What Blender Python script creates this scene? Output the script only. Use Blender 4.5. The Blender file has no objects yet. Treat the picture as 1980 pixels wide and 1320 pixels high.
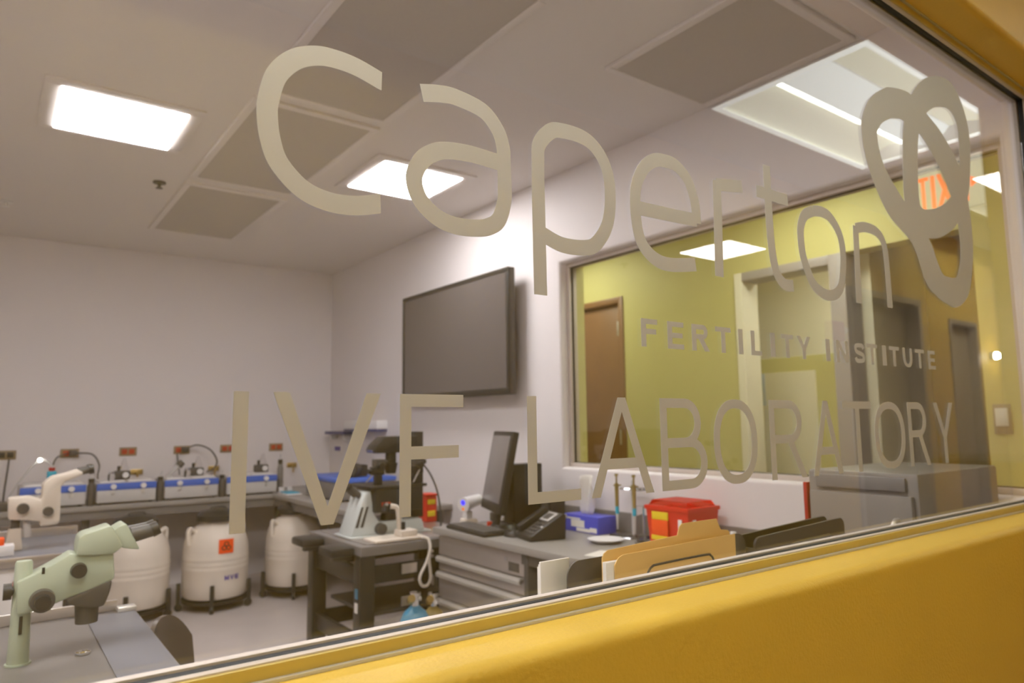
import bpy, bmesh, math, random
from mathutils import Vector, Matrix
from mathutils.geometry import delaunay_2d_cdt

random.seed(4)
scene = bpy.context.scene
col = scene.collection
PI = math.pi

# ------------------------------------------------------------------ camera, world, exposure
EYE = 1.287
def cam_axes(yaw, pitch, roll):
    cy, sy, cp, sp = math.cos(yaw), math.sin(yaw), math.cos(pitch), math.sin(pitch)
    f = Vector((sy*cp, cy*cp, sp)); r = Vector((cy, -sy, 0)); u = r.cross(f)
    c, s = math.cos(roll), math.sin(roll)
    return c*r + s*u, -s*r + c*u, f
_r, _u, _f = cam_axes(math.radians(36.585), math.radians(6.562), math.radians(-0.669))
cam_data = bpy.data.cameras.new('camera')
cam = bpy.data.objects.new('camera', cam_data); col.objects.link(cam)
_m = Matrix((( _r.x, _u.x, -_f.x, 0), (_r.y, _u.y, -_f.y, 0), (_r.z, _u.z, -_f.z, EYE), (0, 0, 0, 1)))
cam.matrix_world = _m
cam_data.sensor_width = 36.0
cam_data.lens = 1359.35*36/1980
cam_data.clip_start = 0.02
cam_data.dof.use_dof = True
cam_data.dof.focus_distance = 0.95
cam_data.dof.aperture_fstop = 5.6
scene.camera = cam

world = bpy.data.worlds.new('world'); scene.world = world
world.use_nodes = True
world.node_tree.nodes['Background'].inputs[0].default_value = (0.9, 0.88, 0.85, 1)
world.node_tree.nodes['Background'].inputs[1].default_value = 0.02
scene.view_settings.view_transform = 'Standard'
scene.view_settings.look = 'None'
scene.view_settings.exposure = 0.0
scene.view_settings.gamma = 1.0
scene.view_settings.use_curve_mapping = False
LAB_LIGHT = 29.0          # radiance of the lab ceiling panels
HALL_LIGHT = 4.2         # radiance of the corridor troffer lenses

# ------------------------------------------------------------------ materials
MATS = {}
def mat(name, color, rough=0.5, metal=0.0, noise=0.0, nscale=20.0, bump=0.0, bscale=80.0, emit=None, estr=0.0, alpha_tr=0.0, ior=1.45, trans=0.0, spec=None, bdist=0.002):
    if name in MATS: return MATS[name]
    m = bpy.data.materials.new(name); m.use_nodes = True
    nt = m.node_tree; b = nt.nodes['Principled BSDF']
    b.inputs['Base Color'].default_value = (*color, 1)
    b.inputs['Roughness'].default_value = rough
    b.inputs['Metallic'].default_value = metal
    b.inputs['IOR'].default_value = ior
    b.inputs['Transmission Weight'].default_value = trans
    if spec is not None: b.inputs['Specular IOR Level'].default_value = spec
    tc = nt.nodes.new('ShaderNodeTexCoord')
    if noise > 0:
        n = nt.nodes.new('ShaderNodeTexNoise'); n.inputs['Scale'].default_value = nscale; n.inputs['Detail'].default_value = 4
        nt.links.new(tc.outputs['Object'], n.inputs['Vector'])
        mx = nt.nodes.new('ShaderNodeMix'); mx.data_type = 'RGBA'
        mx.inputs[6].default_value = (*[c*(1-noise) for c in color], 1)
        mx.inputs[7].default_value = (*[min(1, c*(1+noise)) for c in color], 1)
        nt.links.new(n.outputs['Fac'], mx.inputs[0]); nt.links.new(mx.outputs[2], b.inputs['Base Color'])
    if bump > 0:
        n2 = nt.nodes.new('ShaderNodeTexNoise'); n2.inputs['Scale'].default_value = bscale; n2.inputs['Detail'].default_value = 3
        nt.links.new(tc.outputs['Object'], n2.inputs['Vector'])
        bp = nt.nodes.new('ShaderNodeBump'); bp.inputs['Strength'].default_value = bump; bp.inputs['Distance'].default_value = bdist
        nt.links.new(n2.outputs['Fac'], bp.inputs['Height']); nt.links.new(bp.outputs['Normal'], b.inputs['Normal'])
    if emit:
        b.inputs['Emission Color'].default_value = (*emit, 1); b.inputs['Emission Strength'].default_value = estr
    MATS[name] = m
    return m

M = dict(
    lab_wall = mat('lab_wall_paint', (0.79, 0.745, 0.74), 0.55, bump=0.12, bscale=160, noise=0.015, nscale=3),
    lab_ceiling = mat('lab_ceiling_paint', (0.78, 0.73, 0.70), 0.7, bump=0.05, bscale=120),
    yellow = mat('yellow_wall_paint', (0.72, 0.49, 0.078), 0.5, bump=0.28, bscale=170, noise=0.03, nscale=6, bdist=0.003),
    lime = mat('yellow_green_wall_paint', (0.60, 0.55, 0.23), 0.55, bump=0.1, bscale=150),
    hall_ceiling = mat('corridor_ceiling_paint', (0.70, 0.64, 0.54), 0.8, bump=0.15, bscale=200),
    floor = mat('pale_vinyl_floor', (0.60, 0.54, 0.51), 0.32, noise=0.10, nscale=5),
    hall_floor = mat('corridor_carpet', (0.26, 0.21, 0.16), 0.9, noise=0.2, nscale=90),
    cream_wall = mat('cream_wall_paint', (0.83, 0.77, 0.64), 0.6, bump=0.1, bscale=150),
    white = mat('white_plastic', (0.80, 0.78, 0.77), 0.35),
    white_metal = mat('white_enamel', (0.78, 0.76, 0.75), 0.3, noise=0.02, nscale=8),
    offwhite = mat('cream_plastic', (0.76, 0.68, 0.58), 0.4, noise=0.02, nscale=8),
    sage = mat('sage_green_enamel', (0.43, 0.48, 0.37), 0.35, noise=0.02, nscale=10),
    sage_dark = mat('sage_green_seam', (0.40, 0.45, 0.35), 0.4),
    palegrey = mat('pale_grey_plastic', (0.58, 0.56, 0.54), 0.4, noise=0.03, nscale=10),
    palemint = mat('pale_grey_green_enamel', (0.66, 0.70, 0.68), 0.35),
    grey = mat('grey_laminate', (0.21, 0.195, 0.185), 0.38, noise=0.08, nscale=60),
    greylight = mat('light_grey_laminate', (0.33, 0.31, 0.285), 0.35, noise=0.06, nscale=50),
    bluegrey = mat('blue_grey_plate', (0.20, 0.205, 0.23), 0.3, noise=0.05, nscale=30),
    steel = mat('brushed_steel', (0.62, 0.58, 0.55), 0.32, metal=0.85, noise=0.06, nscale=40),
    alu = mat('satin_aluminium', (0.70, 0.67, 0.62), 0.35, metal=0.6),
    chrome = mat('chrome', (0.8, 0.8, 0.8), 0.12, metal=1.0),
    drawer = mat('drawer_front_metal', (0.45, 0.41, 0.385), 0.35, metal=0.55, noise=0.05, nscale=12),
    black = mat('black_plastic', (0.035, 0.032, 0.028), 0.4, noise=0.1, nscale=30),
    darkgrey = mat('dark_grey_plastic', (0.09, 0.083, 0.075), 0.45, noise=0.08, nscale=30),
    rubber = mat('black_rubber', (0.012, 0.013, 0.013), 0.55, bump=0.3, bscale=300),
    olive_frame = mat('olive_painted_frame', (0.56, 0.43, 0.12), 0.4, noise=0.05, nscale=15),
    framepaint = mat('pale_frame_paint', (0.60, 0.53, 0.48), 0.45, noise=0.04, nscale=30),
    monitor = mat('monitor_glass', (0.22, 0.20, 0.19), 0.3),
    screen = mat('switched_off_screen', (0.12, 0.105, 0.098), 0.22, spec=0.8),
    blue = mat('blue_stripe', (0.06, 0.16, 0.62), 0.4),
    boxblue = mat('blue_carton', (0.08, 0.10, 0.62), 0.4, noise=0.05, nscale=20),
    navy = mat('navy_strip', (0.08, 0.09, 0.22), 0.5),
    purple = mat('purple_print', (0.12, 0.08, 0.36), 0.5),
    cyan = mat('cyan_plastic', (0.02, 0.42, 0.60), 0.4),
    red = mat('red_plastic', (0.72, 0.035, 0.02), 0.35),
    darkred = mat('dark_red_cover', (0.40, 0.01, 0.01), 0.4),
    orange = mat('orange_label', (0.95, 0.10, 0.015), 0.5),
    yellowlab = mat('yellow_label', (0.85, 0.62, 0.03), 0.5),
    manila = mat('manila_card', (0.80, 0.52, 0.18), 0.6, noise=0.03, nscale=12),
    paper = mat('white_paper', (0.82, 0.79, 0.74), 0.7),
    brownplate = mat('bronze_outlet_plate', (0.30, 0.22, 0.13), 0.45),
    redsocket = mat('red_socket', (0.50, 0.055, 0.02), 0.45),
    wood = mat('brown_wood_veneer', (0.25, 0.125, 0.055), 0.4, noise=0.18, nscale=9),
    olivewood = mat('olive_brown_door', (0.17, 0.11, 0.035), 0.45, noise=0.12, nscale=8),
    olivewall = mat('olive_wall_darkened', (0.22, 0.16, 0.05), 0.6),  # dimness of the unlit lobby is put into this dark colour
    pale_highlight = mat('pale_blue_highlight', (0.55, 0.62, 0.75), 0.3),
    incgrey = mat('warm_grey_enamel', (0.25, 0.225, 0.20), 0.4),
    taupe = mat('taupe_door_paint', (0.36, 0.29, 0.21), 0.5),
    mauve = mat('mauve_grey_frame', (0.36, 0.32, 0.33), 0.45),
    gas = mat('blue_cylinder_paint', (0.07, 0.27, 0.42), 0.3),
    brass = mat('brass', (0.55, 0.40, 0.16), 0.3, metal=0.9),
    bronze = mat('ochre_plastic', (0.30, 0.22, 0.07), 0.5),
    hose = mat('pale_hose', (0.66, 0.60, 0.52), 0.5),
    cable = mat('grey_cable', (0.10, 0.095, 0.09), 0.5),
    grille = mat('grey_filter_mesh', (0.53, 0.485, 0.44), 0.7, noise=0.06, nscale=90, bump=0.3, bscale=300),
    chair = mat('black_chair_shell', (0.11, 0.09, 0.078), 0.28),
)
def emission(name, color, strength):
    m = bpy.data.materials.new(name); m.use_nodes = True
    nt = m.node_tree; nt.nodes.clear()
    e = nt.nodes.new('ShaderNodeEmission'); e.inputs[0].default_value = (*color, 1); e.inputs[1].default_value = strength
    o = nt.nodes.new('ShaderNodeOutputMaterial'); nt.links.new(e.outputs[0], o.inputs[0])
    return m
M['lab_lens'] = emission('lab_light_lens', (1.0, 0.955, 0.985), LAB_LIGHT)
M['hall_lens'] = emission('corridor_light_lens', (1.0, 1.0, 0.80), HALL_LIGHT)
M['hall_strip'] = emission('corridor_lamp_strip', (1.0, 1.0, 0.82), 60.0)
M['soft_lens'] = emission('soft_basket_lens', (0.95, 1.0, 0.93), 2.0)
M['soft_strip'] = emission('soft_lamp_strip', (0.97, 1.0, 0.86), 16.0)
M['soft_reflector'] = mat('reflector_painted_glow', (0.8, 0.8, 0.72), 0.5, emit=(0.97, 1.0, 0.74), estr=1.0)  # lamp light on the side reflectors, put in as emission
M['soft_rim'] = mat('rim_painted_glow', (0.85, 0.86, 0.82), 0.4, emit=(0.93, 1.0, 0.97), estr=1.9)  # bright trim edge put in as emission; the rim is no lamp
M['fill_lens'] = emission('fill_light_lens', (1.0, 1.0, 0.84), 17.0)  # lens of the added fill panels beyond the side window
M['sconce'] = emission('small_lamp_lens', (1.0, 0.9, 0.7), 130.0)
M['led'] = emission('white_led', (1.0, 0.97, 0.9), 25.0)
M['blue_led'] = emission('blue_display', (0.06, 0.05, 1.0), 1.6)
M['orange_led'] = emission('orange_display', (1.0, 0.25, 0.05), 0.9)
M['exit_letter'] = emission('exit_letter_glow', (1.0, 0.10, 0.012), 3.4)
M['exit_panel'] = mat('exit_sign_panel', (0.80, 0.76, 0.66), 0.4, emit=(1.0, 0.93, 0.75), estr=0.6)
def glass(name, color=(1, 1, 1), rough=0.0, ior=1.5):
    m = bpy.data.materials.new(name); m.use_nodes = True
    nt = m.node_tree; nt.nodes.clear()
    g = nt.nodes.new('ShaderNodeBsdfGlass'); g.inputs['Color'].default_value = (*color, 1)
    g.inputs['Roughness'].default_value = rough; g.inputs['IOR'].default_value = ior
    o = nt.nodes.new('ShaderNodeOutputMaterial'); nt.links.new(g.outputs[0], o.inputs[0])
    return m
def pane(name, tint):
    # clear float glass: Fresnel mirror reflection over straight-through transmission
    m = bpy.data.materials.new(name); m.use_nodes = True
    nt = m.node_tree; nt.nodes.clear(); N = nt.nodes.new
    geo = N('ShaderNodeNewGeometry')
    mr = N('ShaderNodeMapRange'); mr.inputs[3].default_value = 1.52; mr.inputs[4].default_value = 1/1.52
    nt.links.new(geo.outputs['Backfacing'], mr.inputs[0])
    fr = N('ShaderNodeFresnel'); nt.links.new(mr.outputs[0], fr.inputs['IOR'])
    tr = N('ShaderNodeBsdfTransparent'); tr.inputs[0].default_value = (*tint, 1)
    gl = N('ShaderNodeBsdfAnisotropic'); gl.inputs['Roughness'].default_value = 0.0; gl.inputs['Color'].default_value = (1, 1, 1, 1)
    mx = N('ShaderNodeMixShader'); nt.links.new(fr.outputs[0], mx.inputs[0])
    nt.links.new(tr.outputs[0], mx.inputs[1]); nt.links.new(gl.outputs[0], mx.inputs[2])
    o = N('ShaderNodeOutputMaterial'); nt.links.new(mx.outputs[0], o.inputs[0])
    return m
M['glass'] = pane('window_glass', (0.985, 0.99, 0.975))
M['clear'] = glass('clear_plastic', (0.95, 0.95, 0.95), 0.05, 1.2)
M['pinkclear'] = glass('pink_clear_plastic', (0.95, 0.45, 0.40), 0.15, 1.15)
def vinyl(name):
    # frosted film: part diffuse, part translucent, a rough sheen on top
    m = bpy.data.materials.new(name); m.use_nodes = True
    nt = m.node_tree; nt.nodes.clear()
    N = nt.nodes.new
    tc = N('ShaderNodeTexCoord'); ns = N('ShaderNodeTexNoise'); ns.inputs['Scale'].default_value = 900
    nt.links.new(tc.outputs['Object'], ns.inputs['Vector'])
    bp = N('ShaderNodeBump'); bp.inputs['Strength'].default_value = 0.15; bp.inputs['Distance'].default_value = 0.0004
    nt.links.new(ns.outputs['Fac'], bp.inputs['Height'])
    d = N('ShaderNodeBsdfDiffuse'); d.inputs[0].default_value = (0.55, 0.545, 0.52, 1)
    t = N('ShaderNodeBsdfTranslucent'); t.inputs[0].default_value = (0.82, 0.80, 0.80, 1)
    g = N('ShaderNodeBsdfAnisotropic'); g.inputs['Color'].default_value = (0.9, 0.9, 0.88, 1); g.inputs['Roughness'].default_value = 0.45
    a = N('ShaderNodeMixShader'); a.inputs[0].default_value = 0.52
    nt.links.new(d.outputs[0], a.inputs[1]); nt.links.new(t.outputs[0], a.inputs[2])
    b = N('ShaderNodeMixShader'); b.inputs[0].default_value = 0.12
    nt.links.new(a.outputs[0], b.inputs[1]); nt.links.new(g.outputs[0], b.inputs[2])
    for n in (d, g): nt.links.new(bp.outputs['Normal'], n.inputs['Normal'])
    o = N('ShaderNodeOutputMaterial'); nt.links.new(b.outputs[0], o.inputs[0])
    return m
M['vinyl'] = vinyl('frosted_vinyl')
M['vinyl_bold'] = M['vinyl']

# ------------------------------------------------------------------ mesh helpers
class MB:
    def __init__(s): s.v = []; s.f = []
    def add(s, vs, fs):
        o = len(s.v); s.v += [tuple(p) for p in vs]; s.f += [[i+o for i in f] for f in fs]; return s
    def bm(s, b):
        b.verts.index_update()
        s.add([v.co[:] for v in b.verts], [[v.index for v in f.verts] for f in b.faces]); b.free(); return s
    def box(s, a, b, bev=0.0, seg=2, rot=None):
        bm = bmesh.new(); bmesh.ops.create_cube(bm, size=1)
        ce = [(a[i]+b[i])/2 for i in range(3)]; sz = [abs(b[i]-a[i]) for i in range(3)]
        for v in bm.verts: v.co = Vector((v.co.x*sz[0], v.co.y*sz[1], v.co.z*sz[2]))
        if bev > 0: bmesh.ops.bevel(bm, geom=bm.edges[:], offset=min(bev, min(sz)*0.45), segments=seg, affect='EDGES', profile=0.5)
        if rot is not None:
            for v in bm.verts: v.co = rot @ v.co
        for v in bm.verts: v.co += Vector(ce)
        return s.bm(bm)
    def cyl(s, p, q, r0, r1=None, n=20, caps=True):
        r1 = r0 if r1 is None else r1
        p, q = Vector(p), Vector(q); d = (q-p).normalized()
        x = d.orthogonal().normalized(); y = d.cross(x)
        vs = []; fs = []
        for c, r in ((p, r0), (q, r1)):
            vs += [c + r*(math.cos(2*PI*i/n)*x + math.sin(2*PI*i/n)*y) for i in range(n)]
        fs = [[i, (i+1) % n, n+(i+1) % n, n+i] for i in range(n)]
        if caps: fs += [list(range(n))[::-1], list(range(n, 2*n))]
        return s.add(vs, fs)
    def lathe(s, prof, c, n=28):
        vs = []; fs = []
        for (r, z) in prof:
            vs += [(c[0]+r*math.cos(2*PI*i/n), c[1]+r*math.sin(2*PI*i/n), c[2]+z) for i in range(n)]
        for k in range(len(prof)-1):
            fs += [[k*n+i, k*n+(i+1) % n, (k+1)*n+(i+1) % n, (k+1)*n+i] for i in range(n)]
        fs += [list(range(n))[::-1], [(len(prof)-1)*n+i for i in range(n)]]
        return s.add(vs, fs)
    def tube(s, pts, r, n=8, smooth=True):
        P = [Vector(p) for p in pts]
        if smooth: P = catmull(P, 6)
        vs = []; fs = []; x = None
        for i, p in enumerate(P):
            d = (P[min(i+1, len(P)-1)]-P[max(i-1, 0)]).normalized()
            x = d.orthogonal().normalized() if x is None else (x-d*x.dot(d)).normalized()
            y = d.cross(x)
            vs += [p + r*(math.cos(2*PI*k/n)*x + math.sin(2*PI*k/n)*y) for k in range(n)]
        for i in range(len(P)-1):
            fs += [[i*n+k, i*n+(k+1) % n, (i+1)*n+(k+1) % n, (i+1)*n+k] for k in range(n)]
        fs += [list(range(n))[::-1], [(len(P)-1)*n+k for k in range(n)]]
        return s.add(vs, fs)
    def sphere(s, c, r, n=16, sc=(1, 1, 1)):
        bm = bmesh.new(); bmesh.ops.create_uvsphere(bm, u_segments=n, v_segments=n//2, radius=r)
        for v in bm.verts: v.co = Vector((v.co.x*sc[0]+c[0], v.co.y*sc[1]+c[1], v.co.z*sc[2]+c[2]))
        return s.bm(bm)
    def prism(s, prof, d0, d1, ax='y', bev=0.0):
        # profile of (u, z) pairs pulled along the third axis
        f = (lambda u, z, d: (u, d, z)) if ax == 'y' else ((lambda u, z, d: (d, u, z)) if ax == 'x' else (lambda u, w, d: (u, w, d)))
        bm = bmesh.new(); n = len(prof)
        va = [bm.verts.new(f(u, z, d0)) for u, z in prof]; vb = [bm.verts.new(f(u, z, d1)) for u, z in prof]
        bm.faces.new(va); bm.faces.new(vb[::-1])
        for i in range(n): bm.faces.new((va[i], vb[i], vb[(i+1) % n], va[(i+1) % n]))
        bmesh.ops.recalc_face_normals(bm, faces=bm.faces[:])
        if bev > 0: bmesh.ops.bevel(bm, geom=bm.edges[:], offset=bev, segments=2, affect='EDGES', profile=0.5, clamp_overlap=True)
        return s.bm(bm)
    def build(s, name, material, parent=None, smooth=True):
        me = bpy.data.meshes.new(name)
        off = Vector(ORG.get(parent.name, (0, 0, 0))) if parent is not None else Vector((0, 0, 0))
        me.from_pydata([Vector(v)-off for v in s.v], [], s.f)
        bm = bmesh.new(); bm.from_mesh(me); bmesh.ops.recalc_face_normals(bm, faces=bm.faces[:]); bm.to_mesh(me); bm.free()
        for m in (material if isinstance(material, (list, tuple)) else [material]):
            me.materials.append(M[m] if isinstance(m, str) else m)
        if smooth:
            me.polygons.foreach_set('use_smooth', [True]*len(me.polygons)); me.set_sharp_from_angle(angle=math.radians(38))
        o = bpy.data.objects.new(name, me); col.objects.link(o)
        if parent is not None: o.parent = parent; ORG[o.name] = tuple(off)
        return o
ORG = {}
def catmull(P, k):
    out = []
    for i in range(len(P)-1):
        a, b, c, d = P[max(i-1, 0)], P[i], P[i+1], P[min(i+2, len(P)-1)]
        for j in range(k):
            t = j/k
            out.append(0.5*((2*b)+(c-a)*t+(2*a-5*b+4*c-d)*t*t+(3*b-a-3*c+d)*t**3))
    out.append(P[-1]); return out
def box(a, b, bev=0.0, **k): return MB().box(a, b, bev, **k)
def tag(o, label, cat, group=None):
    o['label'] = label; o['category'] = cat
    if group: o['group'] = group
    return o
def thing(name, loc, label, cat, group=None, rz=0.0, world=True):
    o = bpy.data.objects.new(name, None); o.empty_display_size = 0.05; col.objects.link(o)
    o.location = loc; o.rotation_euler = (0, 0, rz)
    ORG[o.name] = tuple(loc) if world else (0, 0, 0)
    return tag(o, label, cat, group)
def struct(o): o['kind'] = 'structure'; return o
def sempty(name, loc=(0, 0, 0)):
    o = bpy.data.objects.new(name, None); col.objects.link(o); o.location = loc; ORG[o.name] = tuple(loc); return struct(o)
def dup(root, loc, label, group=None, rz=None):
    r = root.copy(); col.objects.link(r); r.location = loc
    if rz is not None: r.rotation_euler = (0, 0, rz)
    r['label'] = label
    if group: r['group'] = group
    ORG[r.name] = tuple(loc)
    for ch in list(root.children):
        c = ch.copy(); col.objects.link(c); c.parent = r
        for g in list(ch.children):
            d = g.copy(); col.objects.link(d); d.parent = c
    return r

# lettering outlines on the glass plane (x, z) in metres
WORD_STROKES = {
 'C': [[(0.351, 1.69), (0.32, 1.698), (0.294, 1.7), (0.271, 1.697), (0.247, 1.685), (0.228, 1.662), (0.22, 1.633), (0.219, 1.614), (0.223, 1.588), (0.233, 1.564), (0.258, 1.541), (0.288, 1.532), (0.32, 1.533), (0.351, 1.541)]],
 'a': [[(0.405, 1.691), (0.431, 1.697), (0.455, 1.699), (0.496, 1.692), (0.519, 1.672), (0.528, 1.65), (0.529, 1.631), (0.53, 1.6), (0.529, 1.576), (0.52, 1.55), (0.504, 1.538), (0.485, 1.533), (0.457, 1.531), (0.433, 1.535), (0.413, 1.546), (0.4, 1.561), (0.395, 1.582), (0.404, 1.603), (0.418, 1.616), (0.439, 1.625), (0.478, 1.629), (0.524, 1.627)]],
 'p': [[(0.588, 1.457), (0.587, 1.579), (0.587, 1.644), (0.59, 1.669), (0.609, 1.691), (0.629, 1.698), (0.672, 1.698), (0.701, 1.684), (0.72, 1.655), (0.724, 1.614), (0.716, 1.574), (0.692, 1.542), (0.666, 1.533), (0.627, 1.532), (0.592, 1.542)]],
 'e': [[(0.781, 1.612), (0.922, 1.615)], [(0.922, 1.61), (0.921, 1.634), (0.916, 1.655), (0.903, 1.681), (0.876, 1.699), (0.849, 1.701), (0.825, 1.697), (0.801, 1.681), (0.784, 1.655), (0.777, 1.625), (0.78, 1.582), (0.792, 1.554), (0.82, 1.536), (0.855, 1.532), (0.915, 1.54)]],
 'r': [[(0.976, 1.527), (0.979, 1.633), (0.98, 1.695)], [(0.979, 1.688), (1.052, 1.698)]],
 't': [[(1.13, 1.754), (1.13, 1.673), (1.133, 1.6), (1.144, 1.555), (1.167, 1.535), (1.197, 1.535)], [(1.094, 1.699), (1.194, 1.699)]],
 'o': [[(1.281, 1.694), (1.249, 1.679), (1.233, 1.652), (1.232, 1.622), (1.238, 1.591), (1.262, 1.55), (1.289, 1.534), (1.319, 1.529), (1.351, 1.537), (1.372, 1.561), (1.384, 1.617), (1.376, 1.66), (1.344, 1.69), (1.312, 1.697), (1.281, 1.694)]],
 'n': [[(1.436, 1.524), (1.439, 1.602), (1.443, 1.689)], [(1.443, 1.684), (1.484, 1.693), (1.535, 1.689), (1.562, 1.665), (1.568, 1.611), (1.569, 1.526)]],
}
EMBLEM = [([(1.63, 2.05), (1.565, 2.013), (1.522, 1.971), (1.497, 1.912), (1.522, 1.825), (1.591, 1.741), (1.699, 1.687), (1.754, 1.603), (1.805, 1.576), (1.86, 1.561), (1.911, 1.557), (1.969, 1.58), (2.01, 1.624), (2.046, 1.729), (2.042, 1.847), (2.003, 1.938), (1.917, 2.004), (1.833, 2.038), (1.753, 2.066), (1.691, 2.063)],[(1.641, 1.977), (1.602, 1.958), (1.58, 1.94), (1.567, 1.915), (1.587, 1.856), (1.663, 1.793), (1.788, 1.712), (1.821, 1.667), (1.848, 1.635), (1.881, 1.63), (1.926, 1.635), (1.947, 1.66), (1.961, 1.689), (1.968, 1.733), (1.958, 1.8), (1.929, 1.858), (1.867, 1.92), (1.785, 1.974), (1.702, 1.987), (1.671, 1.984)]),([(1.901, 2.158), (1.956, 2.168), (2.01, 2.161), (2.062, 2.116), (2.087, 2.045), (2.074, 1.949), (2.039, 1.858), (1.963, 1.78), (1.884, 1.737), (1.814, 1.717), (1.742, 1.715), (1.689, 1.743), (1.675, 1.799), (1.684, 1.888), (1.7, 1.97), (1.728, 2.03), (1.776, 2.086), (1.837, 2.131)],[(1.922, 2.08), (1.959, 2.086), (1.989, 2.079), (2.012, 2.052), (2.013, 1.994), (2.003, 1.934), (1.978, 1.88), (1.925, 1.837), (1.863, 1.805), (1.793, 1.786), (1.76, 1.786), (1.753, 1.806), (1.755, 1.851), (1.762, 1.905), (1.775, 1.962), (1.799, 2.006), (1.834, 2.041), (1.88, 2.067)])]
LINE_LAB = [
 ('I',0.1940,0.2090),
 ('V',0.2330,0.3540),
 ('F',0.3780,0.4640),
 ('L',0.5620,0.6530),
 ('A',0.6720,0.7980),
 ('B',0.8160,0.9240),
 ('O',0.9420,1.0590),
 ('R',1.0970,1.2080),
 ('A',1.2280,1.3330),
 ('T',1.3420,1.4540),
 ('O',1.4630,1.5940),
 ('R',1.6120,1.7080),
 ('Y',1.7390,1.8410),
]
LINE_SUB = [
 ('F',0.7810,0.8170),
 ('E',0.8400,0.8780),
 ('R',0.8980,0.9420),
 ('T',0.9580,0.9990),
 ('I',1.0200,1.0320),
 ('L',1.0550,1.0860),
 ('I',1.1130,1.1270),
 ('T',1.1470,1.1850),
 ('Y',1.1970,1.2430),
 ('I',1.2960,1.3110),
 ('N',1.3340,1.3790),
 ('S',1.4030,1.4450),
 ('T',1.4520,1.4980),
 ('I',1.5190,1.5360),
 ('T',1.5500,1.5940),
 ('U',1.6110,1.6550),
 ('T',1.6700,1.7130),
 ('E',1.7330,1.7690),
]
G_POLE = [(0.065, 0.754), (0.107, 0.752), (0.107, 0.862), (0.105, 0.961), (0.114, 0.976), (0.093, 0.982), (0.073, 0.978), (0.075, 0.867)]
G_ARM = [(0.074, 0.939), (0.11, 0.954), (0.164, 0.984), (0.175, 0.992), (0.197, 0.985), (0.265, 0.982), (0.27, 0.927), (0.267, 0.918), (0.218, 0.901), (0.172, 0.888), (0.15, 0.88), (0.13, 0.876), (0.097, 0.866), (0.076, 0.867)]
G_HEAD = [(0.187, 0.986), (0.187, 1.01), (0.191, 1.027), (0.2, 1.034), (0.217, 1.038), (0.251, 1.048), (0.258, 1.046), (0.269, 1.027), (0.283, 0.998), (0.279, 0.993), (0.265, 0.982), (0.225, 0.982)]
G_EYEH = [(0.261, 1.037), (0.271, 1.044), (0.285, 1.051), (0.291, 1.047), (0.306, 1.017), (0.321, 0.985), (0.302, 0.988), (0.282, 0.993)]
G_EYE = [(0.295, 1.041), (0.31, 1.033), (0.332, 1.045), (0.349, 1.035), (0.362, 1.017), (0.357, 1.006), (0.339, 1.002), (0.322, 0.996)]
G_ZOOM = [(0.171, 0.889), (0.265, 0.92), (0.262, 0.893), (0.251, 0.86), (0.229, 0.857), (0.192, 0.868), (0.173, 0.875)]
G_OBJ = [(0.192, 0.871), (0.242, 0.863), (0.243, 0.819), (0.194, 0.823)]
G_pts = [(0.193, 0.951), (0.211, 0.949), (0.124, 0.893), (0.148, 0.89), (0.051, 0.937), (0.073, 0.894), (0.214, 0.759), (0.086, 0.753)]
C_ARM = [(0.09, 0.98), (0.167, 0.984), (0.209, 0.966), (0.215, 0.982), (0.214, 1.031), (0.225, 1.046), (0.249, 1.067), (0.291, 1.075), (0.347, 1.092), (0.367, 1.085), (0.37, 1.069), (0.302, 1.042), (0.285, 1.021), (0.287, 0.972), (0.288, 0.868), (0.279, 0.852), (0.215, 0.848), (0.212, 0.87), (0.171, 0.878), (0.095, 0.888)]
C_pts = [(0.147, 0.933), (0.17, 0.931), (0.241, 0.913), (0.263, 0.911), (0.111, 0.884), (0.137, 0.882), (0.1, 0.843), (0.149, 0.755), (0.146, 0.876), (0.184, 0.798), (0.364, 1.091), (0.415, 1.103), (0.407, 1.075)]

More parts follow.
